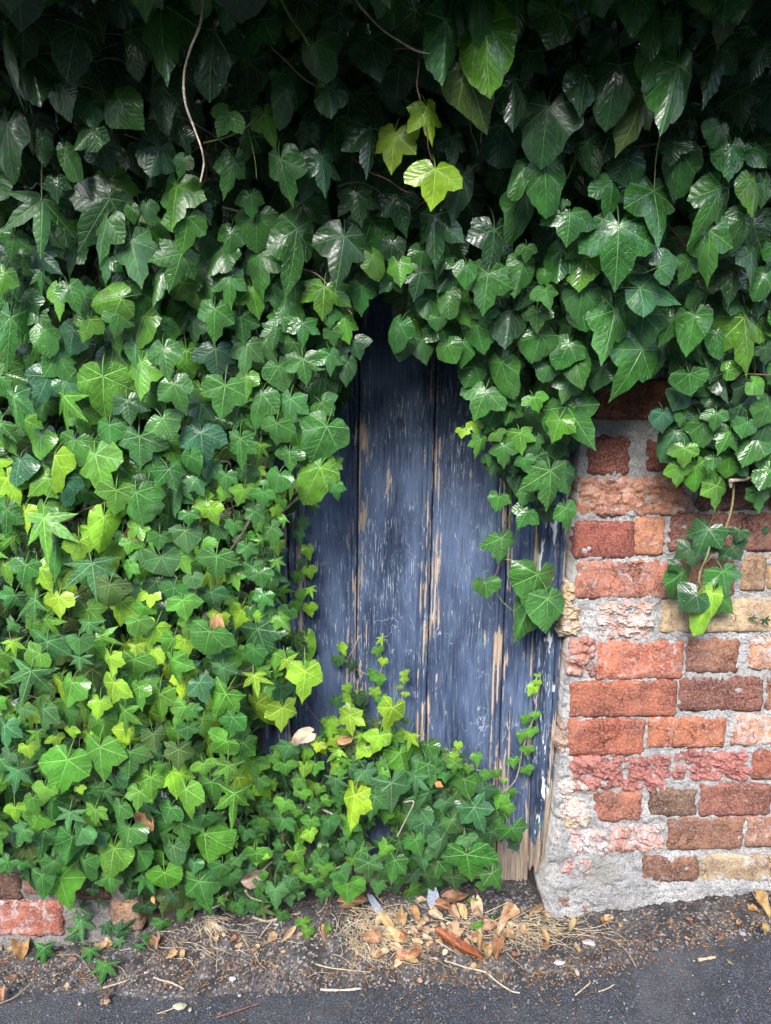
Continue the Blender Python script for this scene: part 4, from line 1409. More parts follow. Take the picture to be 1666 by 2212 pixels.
for _ in range(5200):
    c_ = Vector((rh.uniform(-10, 10), .12 + rh.uniform(-.15, .25), rh.uniform(-.1, 4.15)))
    c_.y += .22 * fbm((c_.x * .9, c_.z * .9, 3), 3)
    n_ = Vector((rh.uniform(-.8, .8), 1, rh.uniform(-.3, .9))).normalized()
    d_ = Vector((rh.uniform(-.7, .7), .2, -1))
    d_ = (d_ - n_ * d_.dot(n_)).normalized()
    sz = rh.uniform(.13, .24)
    m = np.array(Matrix.Translation(c_) @ Matrix((d_.cross(n_) * sz, d_ * sz, n_ * sz)).transposed().to_4x4())
    _, va, fa_, fu = LEAF['o', rh.randrange(VAR)]
    V.append(va @ m[:3, :3].T + m[:3, 3])
    Fc += [tuple(i + n_h for i in q) for q in fa_]
    U.append(fu)
    Cc.append(np.tile(np.array((*TONE[rh.choice('ddm')], .3), dtype=np.float32), (len(va), 1)))
    n_h += len(va)
me = mesh_from('foliage', np.concatenate(V), Fc, M_LEAF_S)
me.uv_layers.new(name='vein').data.foreach_set('uv', np.concatenate(U).ravel())
me.attributes.new('tint', 'FLOAT_COLOR', 'POINT').data.foreach_set('color', np.concatenate(Cc).ravel())
tag(link('foliage', me, added_hedge), kind='stuff')

# ---- stems: tile, points, depth, radius in photo pixels, colour, plant
WOOD, PALE, GRN, RBR = (.14, .085, .05), (.36, .29, .22), (.16, .20, .05), (.17, .07, .04)
STEMS = [
    ('A', '878 -40 874 20 864 110 822 215 796 320 800 440 838 550 870 640 881 710 866 788', -.50, 3.6, PALE, 'top_left'),
    ('A', '1530 -20 1560 30 1610 85 1666 138 1740 185 1800 220 1858 233', -.47, 3.2, PALE, 'top_mid'),
    ('B', '150 235 142 300 136 370 150 430', -.45, 2.6, WOOD, 'top_mid'), ('B', '150 430 178 560 185 640 205 700', -.40, 1.6, RBR, 'top_mid'),
    ('A', '1205 -20 1260 80 1310 150 1335 195', -.46, 4.0, GRN, 'top_left'), ('A', '660 270 657 400 655 480 640 512', -.36, 1.6, GRN, 'top_left'), ('A', '182 690 180 800 182 872', -.34, 1.8, GRN, 'top_left'),
    ('A', '540 580 620 605 700 592 770 590', -.34, 2.4, WOOD, 'top_left'), ('A', '1130 470 1070 545 980 592 880 618', -.38, 3.0, GRN, 'top_left'), ('A', '1070 560 1100 680 1110 775', -.37, 1.6, GRN, 'top_left'),
    ('A', '1130 468 1090 476 1035 482', -.38, 1.4, GRN, 'top_left'), ('A', '1060 570 1040 620 1025 662', -.37, 1.5, GRN, 'top_left'), ('A', '960 895 1000 905 1050 920 1030 935', -.26, 3.0, PALE, 'left_high'),
    ('A', '330 370 385 380 460 412', -.37, 1.5, GRN, 'top_left'), ('A', '165 565 215 572 265 560', -.35, 1.8, WOOD, 'top_left'), ('A', '20 1195 80 1185 125 1165', -.22, 2.6, GRN, 'left_high'),
    ('B', '1190 555 1168 690 1160 834', -.36, 2.0, GRN, 'top_right'), ('B', '838 632 815 700 785 770', -.32, 3.2, GRN, 'top_right'), ('B', '795 1095 745 1190 708 1255', -.25, 3.4, GRN, 'over_door'),
    ('B', '1330 655 1390 625 1480 610 1580 625', -.31, 2.0, GRN, 'top_right'), ('B', '110 1150 150 1165 240 1130 280 1110', -.20, 2.4, WOOD, 'over_door'), ('B', '150 1180 155 1240 135 1333', -.18, 1.5, GRN, 'over_door'),
    ('B', '1620 860 1570 930 1490 980 1430 1010', -.27, 1.8, GRN, 'right'), ('D', '425 212 500 210 560 190 580 180', -.16, 3.0, GRN, 'over_door'), ('D', '420 515 480 480 500 470', -.10, 2.0, GRN, 'over_door'),
    ('D', '430 570 500 572 545 560', -.11, 2.0, GRN, 'over_door'), ('D', '680 600 692 640 690 690', -.09, 1.8, GRN, 'over_door'), ('D', '545 670 585 720 600 790 650 840', -.05, 2.4, GRN, 'over_door'),
    ('D', '548 730 540 800 545 870 532 920 536 980', -.03, 2.8, WOOD, 'spray'), ('D', '545 870 520 930 495 995', -.03, 1.6, GRN, 'spray'), ('D', '575 945 560 975', -.03, 1.4, GRN, 'spray'),
    ('D', '512 1082 492 1110 480 1140 465 1165', -.03, 2.0, WOOD, 'spray'), ('D', '510 1084 545 1088 600 1115 650 1158', -.035, 2.0, GRN, 'spray'), ('D', '530 1086 590 1130 612 1180 620 1200', -.03, 1.5, GRN, 'spray'),
    ('D', '468 1165 475 1210 500 1260 555 1312', -.03, 1.7, GRN, 'spray'), ('D', '420 1140 450 1130', -.02, 1.2, GRN, 'spray'),
    ('D', '1488 745 1560 735 1620 712 1700 668', -.10, 6.0, PALE, 'right'), ('D', '1490 740 1492 775', -.10, 5.5, PALE, 'right'), ('D', '1506 755 1496 860 1465 965 1440 1040', -.07, 3.4, (.25, .19, .09), 'trail'),
    ('D', '1400 1030 1385 1080 1362 1130 1355 1180 1380 1215', -.08, 3.0, GRN, 'trail'), ('D', '1440 1040 1400 1080 1375 1110', -.06, 2.4, WOOD, 'trail'), ('D', '1265 1072 1310 1085 1340 1100', -.05, 2.0, GRN, 'trail'),
    ('D', '1490 985 1460 970', -.07, 1.6, GRN, 'trail'), ('D', '1450 430 1500 455 1560 480', -.12, 2.4, GRN, 'right'), ('D', '1320 630 1370 645 1400 660', -.10, 2.0, GRN, 'right'), ('D', '1545 695 1570 730 1620 800', -.09, 2.4, GRN, 'right'),
    ('D', '1570 1340 1610 1355 1650 1375', -.01, 1.8, WOOD, 'trail'),
    ('C', '1295 775 1270 800 1220 815', -.02, 3.4, PALE, 'left_mid'), ('C', '1295 812 1240 860 1180 915 1160 930', -.03, 3.8, PALE, 'left_mid'), ('C', '1085 905 1060 950 1020 1010 970 1078', -.10, 3.2, PALE, 'left_mid'),
    ('C', '962 1155 935 1200 925 1250 935 1300', -.14, 2.6, GRN, 'left_mid'), ('C', '600 950 640 965 690 960 735 985 735 940', -.10, 3.2, WOOD, 'left_mid'), ('C', '955 660 990 665 1000 700', -.11, 2.6, PALE, 'left_mid'),
    ('C', '990 760 1000 830 1020 920', -.11, 2.4, WOOD, 'left_mid'), ('C', '1300 830 1302 900 1330 905 1330 940 1270 990', .03, 2.2, GRN, 'climb_left'), ('C', '1330 1060 1318 1130 1298 1210 1290 1270 1302 1340', .03, 2.4, PALE, 'climb_left'),
    ('C', '1185 1140 1250 1142 1330 1112 1425 1100', .035, 1.6, WOOD, 'climb_left'), ('C', '1330 975 1360 1000 1430 985', .035, 1.0, WOOD, 'climb_left'), ('C', '1165 180 1165 225 1120 262', -.16, 2.2, GRN, 'left_high'),
    ('C', '1100 165 1165 175 1180 130', -.14, 2.4, WOOD, 'left_high'), ('C', '1410 275 1410 330 1402 362', -.12, 1.8, GRN, 'left_high'), ('C', '1250 335 1245 370 1258 395', -.16, 2.0, GRN, 'left_high'), ('C', '1290 330 1305 365', -.12, 2.2, WOOD, 'left_high'),
    ('C', '0 360 30 385 60 420', -.15, 2.6, GRN, 'left_high'), ('C', '285 700 320 740 345 800', -.12, 2.4, GRN, 'left_mid'), ('C', '130 1175 110 1215 75 1245', -.13, 2.0, GRN, 'left_mid'), ('C', '1180 0 1210 25 1240 55', -.13, 2.2, WOOD, 'left_high'),
    ('E', '1472 130 1492 185 1528 250 1555 330', .035, 1.6, PALE, 'climb_mid'), ('F', '90 240 72 330 72 410 50 460 10 495', .035, 1.8, PALE, 'climb_mid'), ('E', '1655 70 1645 140 1650 210 1632 290 1640 370 1630 430', .035, 1.6, PALE, 'climb_mid'), ('F', '-110 80 -140 140 -160 200 -60 260', .035, 1.4, PALE, 'climb_mid'),
    ('F', '652 285 650 400 628 470 595 560 585 610 570 680 552 718 500 765', .032, 2.2, PALE, 'climb_right'), ('F', '190 665 250 650 330 652 400 662 450 682 510 705', .032, 2.2, PALE, 'foot'),
    ('E', '1320 375 1370 440 1430 480 1480 510', .02, 2.2, WOOD, 'foot'), ('E', '1330 820 1400 835 1450 860', -.07, 4.0, PALE, 'foot'), ('E', '1540 720 1590 770', -.08, 5.0, WOOD, 'foot'), ('E', '1430 850 1470 900 1490 930', -.06, 2.6, PALE, 'foot'),
    ('F', '80 800 122 800 85 880 50 950', -.08, 2.6, PALE, 'foot'), ('E', '690 450 720 520', -.10, 3.0, WOOD, 'left_low_mid'), ('E', '570 845 530 890 515 905', -.09, 4.0, WOOD, 'left_low_mid'), ('E', '970 840 920 880 890 935', -.13, 2.6, GRN, 'left_low_mid'),
    ('E', '1010 855 1040 900 1050 930', -.08, 3.4, WOOD, 'left_low_mid'), ('E', '665 80 670 120 655 170', -.11, 2.4, WOOD, 'left_low_mid'), ('E', '200 280 230 300 250 330', -.11, 2.0, GRN, 'left_low'), ('E', '470 15 560 12', -.08, 2.6, WOOD, 'left_low'),
    ('G', '985 255 965 300 930 320 915 326', -.045, 4.2, PALE, 'left_low_mid'), ('G', '1060 248 1085 280 1150 300', -.05, 4.2, PALE, 'foot'), ('G', '1055 165 1120 170 1175 125', -.07, 3.2, PALE, 'foot'), ('G', '1165 150 1170 200 1160 240', -.06, 2.6, WOOD, 'foot'),
    ('G', '860 150 862 190 870 235', -.10, 2.0, GRN, 'left_low_mid'), ('G', '285 205 260 225', -.1, 2.0, GRN, 'left_low'),
]
GROUND_STEMS = [
    ('G', '215 542 290 532 340 545 380 590 418 640', 2.0, (.24, .17, .12), 'runner'), ('G', '190 480 250 468 320 452 350 440', 2.2, (.17, .08, .06), 'runner'), ('G', '370 455 430 490 490 515', 2.6, (.19, .12, .08), 'runner'),
    ('G', '345 330 370 380 400 395 440 380', 1.8, (.15, .08, .06), 'runner'), ('G', '1090 375 1160 388 1230 375 1290 360 1330 325', 4.6, PALE, 'foot'), ('G', '1175 395 1150 420 1120 472', 3.0, PALE, 'foot'), ('G', '1420 275 1400 330 1370 365', 3.0, PALE, 'foot'),
    ('G', '1430 270 1425 310 1390 400 1370 420', 3.4, WOOD, 'foot'), ('G', '925 335 930 420 940 520 935 620', 1.6, PALE, 'left_low_mid'),
    ('H', '385 245 420 330 440 430 480 520 505 590', 2.4, (.24, .12, .11), 'foot'),
]


def stem_obj(pts, r, col, root, seed):
    g = Geo()
    g.tube([p - root.location for p in pts], r, r * .72, 6, (*col, 1), .35, seed)
    return link('stem', g.mesh('stem', M_BARK, True, True), root)


for i, (t, txt, y, r, col, pl) in enumerate(STEMS):
    q = list(map(float, txt.split()))
    pts = []
    for k in range(0, len(q), 2):
        a = tp(t, q[k], q[k + 1])
        pts.append(P(a[0], a[1], y + .004 * math.sin(k * 1.7 + i)))
    stem_obj(smooth_path(pts, 6), r * .00055 * (D + y) / D * 1.25, col, ROOT[pl], i)
for i, (t, txt, r, col, pl) in enumerate(GROUND_STEMS):
    q = list(map(float, txt.split()))
    pts = [G(*tp(t, q[k], q[k + 1]), .006 + .003 * math.sin(k * 2.1)) for k in range(0, len(q), 2)]
    stem_obj(smooth_path(pts, 6), r * .00065, col, ROOT[pl], 200 + i)

# woody runners inside the ivy, too many and too hidden to count
rs = random.Random(21)
for key in ('top_left', 'top_mid', 'top_right', 'left_high', 'left_mid', 'left_low', 'left_low_mid', 'foot', 'over_door', 'right'):
    g = Geo()
    rt = ROOT[key].location
    made = 0
    for _ in range(160):
        px, py = rs.uniform(-60, 1740), rs.uniform(-60, 1930)
        if plant_of(px, py) != key or made > 14:
            continue
        y = min(depth(px, py) + rs.uniform(.03, .12), -.02)
        pts, a = [], rs.uniform(0, 6.28)
        ok = True
        for k in range(7):
            ok = ok and in_poly((px, py + 6), IVY)
            pts.append(P(px, py, y) - rt)
            a += rs.uniform(-.5, .5)
            px += math.cos(a) * 26
            py += math.sin(a) * 26
        if ok:
            g.tube(smooth_path(pts, 3), rs.uniform(.0008, .0022), .0008, 4, (*rs.choice((WOOD, WOOD, PALE, RBR)), 1))
            made += 1
    if made:
        tag(link('inner_stems', g.mesh('inner_stems', M_BARK, True, True), ROOT[key]), kind='stuff')

# ------------------------------------------------------------------ litter on the ground
rg = random.Random(33)


def dry_mesh(kind, seed, curl):
    va, fa_, fu = leaf_arrays(kind, 900 + seed, curl, False)
    me = mesh_from('dry_leaf', va, fa_, M_DRY)
    me.uv_layers.new(name='vein').data.foreach_set('uv', np.array([c for q in fu for c in q], dtype=np.float32).ravel())
    return me


DRYM = {(k, s): dry_mesh(k, s, 1.6 + .45 * s) for k in 'htlo' for s in range(4)}
TANC, BRC, CRM, ORB = (.46, .31, .17), (.25, .13, .07), (.58, .44, .28), (.36, .19, .09)


def lay(name, kind, seed, b, t, wd, col, label, cat, group=None, lift=.006, steep=.35, Y=None):
    """a dead leaf resting on the ground (or caught in the ivy when Y is given)"""
    if Y is None:
        B, T = G(*b, lift), G(*t, lift)
        wd *= .74
        n = Vector((rg.uniform(-.3, .3), -steep, 1))
        B, T = B + (T - B) * .03, T + (B - T) * .05
        B.z += .006
        T.z += .004
    else:
        B, T = P(*b, Y), P(*t, Y - .01)
        n = Vector((rg.uniform(-.3, .3), -1, .3))
    d = T - B
    L = d.length
    d.normalize()
    n = (n - d * n.dot(d)).normalized()
    x = d.cross(n)
    ln = math.hypot(b[0] - t[0], b[1] - t[1])
    apx = L / ln
    wf = max(.5, min(2.2, (wd * .00095) / (L * NATW[kind])))
    M = Matrix.Translation(B) @ Matrix((x * (L * wf), d * L, n * L)).transposed().to_4x4()
    o = link(name, DRYM[kind, seed % 4])
    o.matrix_world = M
    o.color = (*[q_ * .9 for q_ in col], 1)
    return tag(o, label, cat, group)


def h4(x, y):       # points measured in the close-up of the litter
    return x * .28 + 733, y * .28 + 1899


lay('fallen_leaf', 'l', 1, h4(735, 450), h4(1132, 715), 34, (.26, .075, .022), 'long glossy chestnut brown leaf lying across the straw', 'dead leaf', lift=.014, steep=.7)
FL = [
    ('t', 2, (880, 490), (905, 360), 52, (.50, .33, .20), 'pale tan maple shaped leaf behind the long chestnut leaf'),
    ('o', 0, (1050, 215), (1085, 420), 34, CRM, 'long cream leaf standing upright beside the purple stem'),
    ('h', 1, (840, 220), (1005, 190), 26, BRC, 'rolled brown leaf under the green ivy tip'),
    ('h', 2, (765, 250), (890, 280), 24, (.36, .19, .10), 'folded brown leaf left of the rolled brown leaf'),
    ('t', 1, (480, 400), (480, 250), 34, (.45, .30, .15), 'pointed tan leaf standing on the straw left of centre'),
    ('o', 1, (570, 300), (625, 425), 20, (.47, .26, .11), 'curled orange tan leaf right of the pointed tan leaf'),
    ('h', 3, (300, 520), (170, 500), 32, (.42, .24, .14), 'flat brown leaf with wavy rim at the left end of the straw'),
    ('h', 0, (1340, 310), (1220, 400), 36, (.50, .31, .17), 'broad tan leaf to the right of the purple stem'),
    ('o', 2, (1280, 265), (1405, 320), 22, CRM, 'cream leaf lying above the broad tan leaf'),
    ('h', 1, (1145, 570), (1140, 675), 26, (.44, .30, .14), 'small mustard leaf under the tip of the chestnut leaf'),
    ('o', 3, (1255, 420), (1210, 520), 18, CRM, 'narrow cream leaf between straw strands right of the purple stem'),
    ('o', 1, (1410, 435), (1405, 520), 18, (.50, .33, .19), 'upright pale tan leaf at the right end of the straw'),
    ('l', 2, (1575, 450), (1610, 610), 20, (.46, .31, .14), 'long narrow straw coloured leaf at the right end of the straw'),
    ('o', 0, (460, 640), (650, 625), 20, (.40, .19, .10), 'reddish tan folded leaf below the straw at left'),
    ('o', 2, (520, 690), (620, 715), 18, (.52, .38, .18), 'yellow tan leaf below the reddish folded leaf'),
    ('h', 2, (40, 235), (225, 190), 24, (.42, .26, .13), 'rolled tan leaf with reddish end by the grey splinter'),
    ('o', 3, (705, 310), (800, 370), 26, CRM, 'crumpled buff leaf under the folded brown leaf'),
    ('h', 0, (870, 290), (930, 370), 26, (.40, .26, .16), 'greyish tan leaf in the middle of the leaf heap'),
    ('l', 0, (935, 250), (985, 370), 24, (.50, .37, .17), 'narrow yellowish leaf standing in the middle of the leaf heap'),
    ('h', 3, (1130, 440), (1225, 410), 22, (.43, .25, .16), 'dull pinkish tan leaf crossed by the purple stem'),
    ('o', 2, (310, 345), (440, 440), 22, (.54, .40, .20), 'flat yellow straw coloured leaf left of the pointed tan leaf'),
    ('h', 1, (400, 470), (545, 540), 30, (.58, .42, .22), 'large pale leaf half hidden in straw left of the chestnut leaf'),
    ('o', 0, (1300, 470), (1340, 555), 24, (.42, .27, .15), 'curled two toned leaf hanging in straw near the right end'),
    ('h', 2, (1235, 540), (1215, 700), 20, (.40, .22, .12), 'small ragged leaf at the end of the purple stem'),
    ('o', 3, (1085, 480), (1080, 590), 16, (.42, .28, .14), 'slim folded leaf right of the chestnut leaf'),
    ('h', 0, (740, 600), (690, 560), 26, (.16, .10, .08), 'dark grey brown leaf fragment below the chestnut leaf'),
    ('o', 1, (490, 470), (490, 580), 12, (.42, .18, .07), 'thin orange leaf strip in straw'),
]
for k, s, b, t, wd, c, lab in FL:
    lay('fallen_leaf', k, s, h4(*b), h4(*t), wd, c, lab, 'dead leaf', lift=rg.uniform(.008, .018), steep=.8)
FG = [
    ('G', 'h', 1, 100, 500, 90, 600, 44, (.52, .33, .14), 'large crumpled amber leaf at the far lower left'), ('G', 'h', 2, 680, 480, 680, 530, 24, (.42, .24, .16), 'pinkish tan leaf below the end of the ivy'),
    ('G', 't', 3, 760, 550, 710, 565, 28, (.50, .33, .18), 'ragged cream leaf on bare soil left of centre'), ('G', 'o', 0, 792, 540, 785, 582, 14, (.46, .30, .13), 'small yellow tan leaf beside the ragged cream leaf'),
    ('G', 'o', 1, 1190, 460, 1165, 500, 22, (.44, .30, .17), 'tan leaf on the soil under the pale root'), ('G', 'l', 2, 1280, 430, 1215, 500, 18, (.45, .30, .17), 'long twisted tan leaf on the soil under the pale root'),
    ('G', 'l', 3, 1395, 415, 1415, 510, 20, (.48, .30, .15), 'upright narrow tan leaf by the small bright ivy tip'), ('G', 'o', 2, 10, 480, 12, 530, 24, (.42, .30, .18), 'brown leaf cut by the left edge'),
    ('G', 'o', 3, 10, 700, 10, 745, 26, (.50, .28, .16), 'orange leaf on the asphalt at the left edge'), ('G', 'o', 2, 1020, 480, 995, 502, 14, (.34, .14, .06), 'small rust brown leaf among pale roots'),
    ('H', 'h', 0, 1600, 300, 1660, 400, 44, (.52, .36, .16), 'pale yellow curled leaf at the right edge of the verge'), ('H', 'o', 1, 1640, 430, 1635, 480, 16, (.48, .34, .12), 'small yellow leaf near the right edge'),
    ('H', 't', 2, 680, 375, 720, 385, 22, (.48, .34, .2), 'thin tan leaf at the foot of the mortar corner'), ('H', 'l', 1, 815, 395, 790, 470, 18, (.52, .42, .2), 'pale yellow folded leaf at the right end of straw below the wall corner'),
    ('H', 'o', 3, 930, 395, 950, 425, 12, (.42, .22, .08), 'orange sliver of leaf right of the straw'), ('H', 'o', 0, 1575, 340, 1600, 380, 30, (.48, .30, .12), 'amber leaf beside the pale yellow curled leaf at the right edge'),
]
for t, k, s, x0, y0, x1, y1, wd, c, lab in FG:
    lay('fallen_leaf', k, s, tp(t, x0, y0), tp(t, x1, y1), wd, c, lab, 'dead leaf', lift=rg.uniform(.006, .012), steep=.7)
# dead leaves caught in the ivy
FI = [
    ('E', 'l', 0, 938, -10, 936, 92, 26, (.42, .22, .08), 'curled orange dead leaf hanging on a thread in the ivy', -.20), ('C', 'h', 1, 600, 975, 535, 985, 40, (.38, .19, .09), 'broken brown leaf caught in the ivy at mid height', -.13),
    ('C', 'o', 2, 1150, 110, 1160, 170, 20, (.33, .11, .03), 'dark orange leaf caught in the ivy beside the upper door', -.15), ('C', 'h', 3, 1160, 870, 1175, 920, 24, (.16, .07, .04), 'shrivelled dark brown leaf on the stem by the door edge', -.05),
    ('E', 'o', 0, 1345, 500, 1255, 535, 30, (.62, .50, .36), 'pale cream leaf lying on the ivy at the foot of the door', -.11), ('E', 'h', 1, 620, 850, 670, 920, 30, (.46, .24, .09), 'orange brown leaf caught low in the ivy', -.13),
    ('E', 'o', 2, 950, 110, 930, 195, 22, (.26, .10, .04), 'dark rust leaf hidden under the large ivy leaf', -.12), ('E', 'o', 3, 885, 240, 905, 278, 18, (.52, .42, .28), 'small cream leaf in a web in the ivy', -.135),
    ('E', 'l', 1, 1460, 540, 1530, 520, 20, (.46, .28, .14), 'thin tan leaf among the bright shoots by the door', -.08), ('E', 'o', 1, 880, 690, 900, 660, 22, (.30, .14, .07), 'brown leaf scrap between ivy leaves low on the left', -.11),
    ('G', 'h', 3, 1110, 190, 1030, 200, 34, (.36, .28, .22), 'ragged grey tan leaf in the ivy near the ground', -.10), ('G', 'o', 2, 660, 280, 672, 310, 10, (.55, .33, .1), 'tiny amber leaf near the ground beside the ivy end', -.08),
    ('F', 'l', 2, 215, 715, 250, 735, 14, (.42, .20, .07), 'small orange leaf in the ivy on the door foot', -.07), ('E', 'o', 3, 1000, 150, 1020, 190, 18, (.34, .17, .09), 'brown leaf edge beside the dark rust leaf', -.10),
]
for t, k, s, x0, y0, x1, y1, wd, c, lab, Y in FI:
    lay('dead_leaf', k, s, tp(t, x0, y0), tp(t, x1, y1), wd, c, lab, 'dead leaf', Y=Y)
# small loose leaf scraps that nothing tells apart
for i in range(110):
    px = rg.choice((rg.gauss(955, 95), rg.gauss(955, 95), rg.gauss(960, 110), rg.uniform(20, 1640)))
    py = rg.gauss(2035 - (px - 833) * .05, 26)
    s = rg.uniform(11, 26)
    a = rg.uniform(0, 6.28)
    lay('leaf_scrap', rg.choice('hlo'), i, (px, py), (px + s * math.cos(a), py + s * .6 * math.sin(a)), s * .75, rg.choice((TANC, TANC, BRC, CRM, CRM, ORB)), 'small dry leaf scrap scattered in the litter below the wall', 'leaf scrap', 'dry leaf scraps on the ground', rg.uniform(.002, .009), .6)

# twigs
TW = [('G', '1385 685 1450 688 1520 685 1562 680', 5.0, (.46, .40, .32), 'straight pale stick lying on the asphalt', 'stick'), ('G', '445 678 500 662 552 645', 4.0, (.36, .28, .2), 'pale bark splinter below the star leaved ivy', 'stick'),
      ('G', '665 632 700 645 740 655 795 682', 4.0, (.42, .34, .25), 'bent pale twig on the soil left of centre', 'twig'), ('G', '935 805 1000 785 1060 765 1135 740', 3.4, (.16, .07, .055), 'dark red brown twig on the asphalt', 'twig'),
      ('G', '440 745 465 715 492 680', 9.0, (.11, .07, .05), 'stubby dark rotten twig on the asphalt at left', 'twig'), ('G', '1355 572 1420 590 1500 600 1600 610', 3.0, (.42, .36, .22), 'long thin straw stem at the edge of the asphalt', 'twig'),
      ('H', '190 545 270 565 350 590 430 610 480 650 540 690 580 700', 3.2, (.50, .42, .30), 'long straight pale stalk under the chestnut leaf', 'twig'), ('H', '920 695 960 680 990 662', 2.8, (.40, .33, .24), 'short pale twig right of the needles on asphalt', 'twig'),
      ('H', '820 710 850 685 885 655', 2.8, (.42, .34, .22), 'short slanted twig at the edge of the needles', 'twig'), ('H', '1350 558 1425 545', 6.0, (.48, .38, .24), 'flat pale wood chip on the asphalt at right', 'wood chip'),
      ('H', '940 455 1000 480 1050 530 1082 588', 2.4, (.36, .26, .17), 'thin curved stem below the wall', 'twig'), ('G', '0 745 60 720 110 680 150 635', 3.0, (.26, .19, .12), 'long curved stem at the lower left corner', 'twig'),
      ('G', '1345 490 1390 520 1410 560', 3.0, (.44, .34, .24), 'short hooked pale root below the narrow tan leaf', 'twig'), ('G', '680 790 740 770 800 745', 2.0, (.40, .33, .22), 'thin straw on the asphalt beside the pale scrap', 'twig')]
for i, (t, txt, r, col, lab, cat) in enumerate(TW):
    q = list(map(float, txt.split()))
    pts = smooth_path([G(*tp(t, q[k], q[k + 1]), .004) for k in range(0, len(q), 2)], 6)
    g = Geo()
    g.tube([p - pts[0] for p in pts], r * .00052, r * .0004, 7, (*col, 1), .5, i)
    tag(link('twig', g.mesh('twig', M_BARK, True, True), None, pts[0]), lab, cat)


# stones and fragments
def lump(size, seed, flat=.6, sub=2):
    import bmesh
    bm = bmesh.new()
    bmesh.ops.create_icosphere(bm, subdivisions=sub, radius=1)
    for v_ in bm.verts:
        n = v_.co.normalized()
        k = 1 + .35 * fbm((n.x * 1.6 + seed, n.y * 1.6, n.z * 1.6), 3)
        v_.co = Vector((n.x * k * size[0], n.y * k * size[1], n.z * k * size[2] * flat))
    vs = [tuple(v_.co) for v_ in bm.verts]
    fs = [tuple(v_.index for v_ in f_.verts) for f_ in bm.faces]
    bm.free()
    return vs, fs


ST = [('H', 878, 482, 40, 22, (.50, .42, .40), 'pinkish white brick fragment, largest on the soil below the wall'), ('H', 842, 518, 20, 17, (.46, .25, .22), 'rounded pink stone under the largest brick fragment'), ('H', 748, 568, 38, 20, (.58, .50, .48), 'pale flat fragment left of the pink stone'),
      ('H', 828, 610, 12, 22, (.48, .36, .30), 'upright pinkish chip among the orange needles'), ('H', 1542, 440, 16, 16, (.34, .34, .40), 'grey blue pebble near the right edge'), ('H', 1195, 445, 14, 12, (.46, .27, .22), 'small pink pebble right of the needles'),
      ('H', 150, 640, 14, 14, (.48, .30, .22), 'small pink pebble below the straw'), ('H', 1035, 378, 10, 9, (.42, .42, .44), 'grey pebble at the foot of the mortar'), ('H', 640, 275, 12, 11, (.44, .40, .36), 'cream pebble on the dark soil by the frame'),
      ('G', 1005, 634, 18, 14, (.50, .49, .47), 'white pebble at the edge of the asphalt'), ('G', 1210, 398, 38, 9, (.46, .42, .38), 'flat pale stone half buried under the root'), ('G', 775, 755, 34, 20, (.44, .42, .28), 'pale greenish lichen scrap on the asphalt'),
      ('G', 455, 735, 26, 18, (.40, .26, .16), 'orange brown bark lump beside the rotten twig'), ('G', 630, 605, 9, 9, (.46, .44, .42), 'pale pebble on the soil left of centre'), ('G', 822, 768, 9, 11, (.46, .40, .30), 'cream pebble on the asphalt beside the lichen scrap'),
      ('G', 810, 412, 9, 9, (.46, .44, .42), 'grey pebble on the bank under the ivy'), ('G', 1035, 705, 10, 8, (.46, .45, .42), 'whitish pebble on the asphalt in the middle'), ('G', 345, 742, 9, 9, (.42, .38, .32), 'tan pebble on the asphalt at left')]
for i, (t, x, y, a, b, col, lab) in enumerate(ST):
    g = Geo()
    k = .5 * .00048
    vs, fs = lump((a * k * 1.6, b * k * 1.7, b * k * 1.1), i * 5.3, .8)
    g.add(vs, fs, (*[c_ * .8 for c_ in col], 1))
    tag(link('stone', g.mesh('stone', M_TINT, False, True), None, G(*tp(t, x, y), b * k * .6)), lab, 'stone')

# two grey splinters of the rotten door leaning at its foot
for (a, b, wd, lab) in ((h4(235, 120), h4(355, 330), .020, 'long grey blue wood splinter leaning out of the soil'), (h4(720, 60), h4(735, 240), .026, 'short grey blue board end poking from under the ivy')):
    A_, B_ = P(a[0], a[1], -.015), G(*b, .002)
    d = (B_ - A_)
    x = Vector((1, -.2, .1)).normalized()
    n = d.cross(x).normalized()
    vs, fs = [], []
    K = 10
    for j in range(K + 1):
        t = j / K
        c = d * t
        w = wd * (.35 + .65 * math.sin(min(1, t * 1.4 + .25) * 1.5)) * (1 - .6 * max(0, t - .75) * 4 * .6)
        for s, tt in ((-1, -1), (-.3, -1.25), (.35, -.9), (1, -1), (1, 1), (-1, 1)):
            vs.append(c + x * (s * w * .5 * (1 + .12 * fbm((t * 9, s * 3, wd * 99), 2))) + n * (tt * .0018))
    for j in range(K):
        for k in range(6):
            fs.append((j * 6 + k, j * 6 + (k + 1) % 6, (j + 1) * 6 + (k + 1) % 6, (j + 1) * 6 + k))
    fs += [tuple(range(6)), tuple(range(K * 6, K * 6 + 6))[::-1]]
    g = Geo()
    g.add(vs, fs, (.22, .25, .30, 1))
    tag(link('wood_splinter', g.mesh('wood_splinter', M_BARK, False, True), None, A_), lab, 'wood splinter')

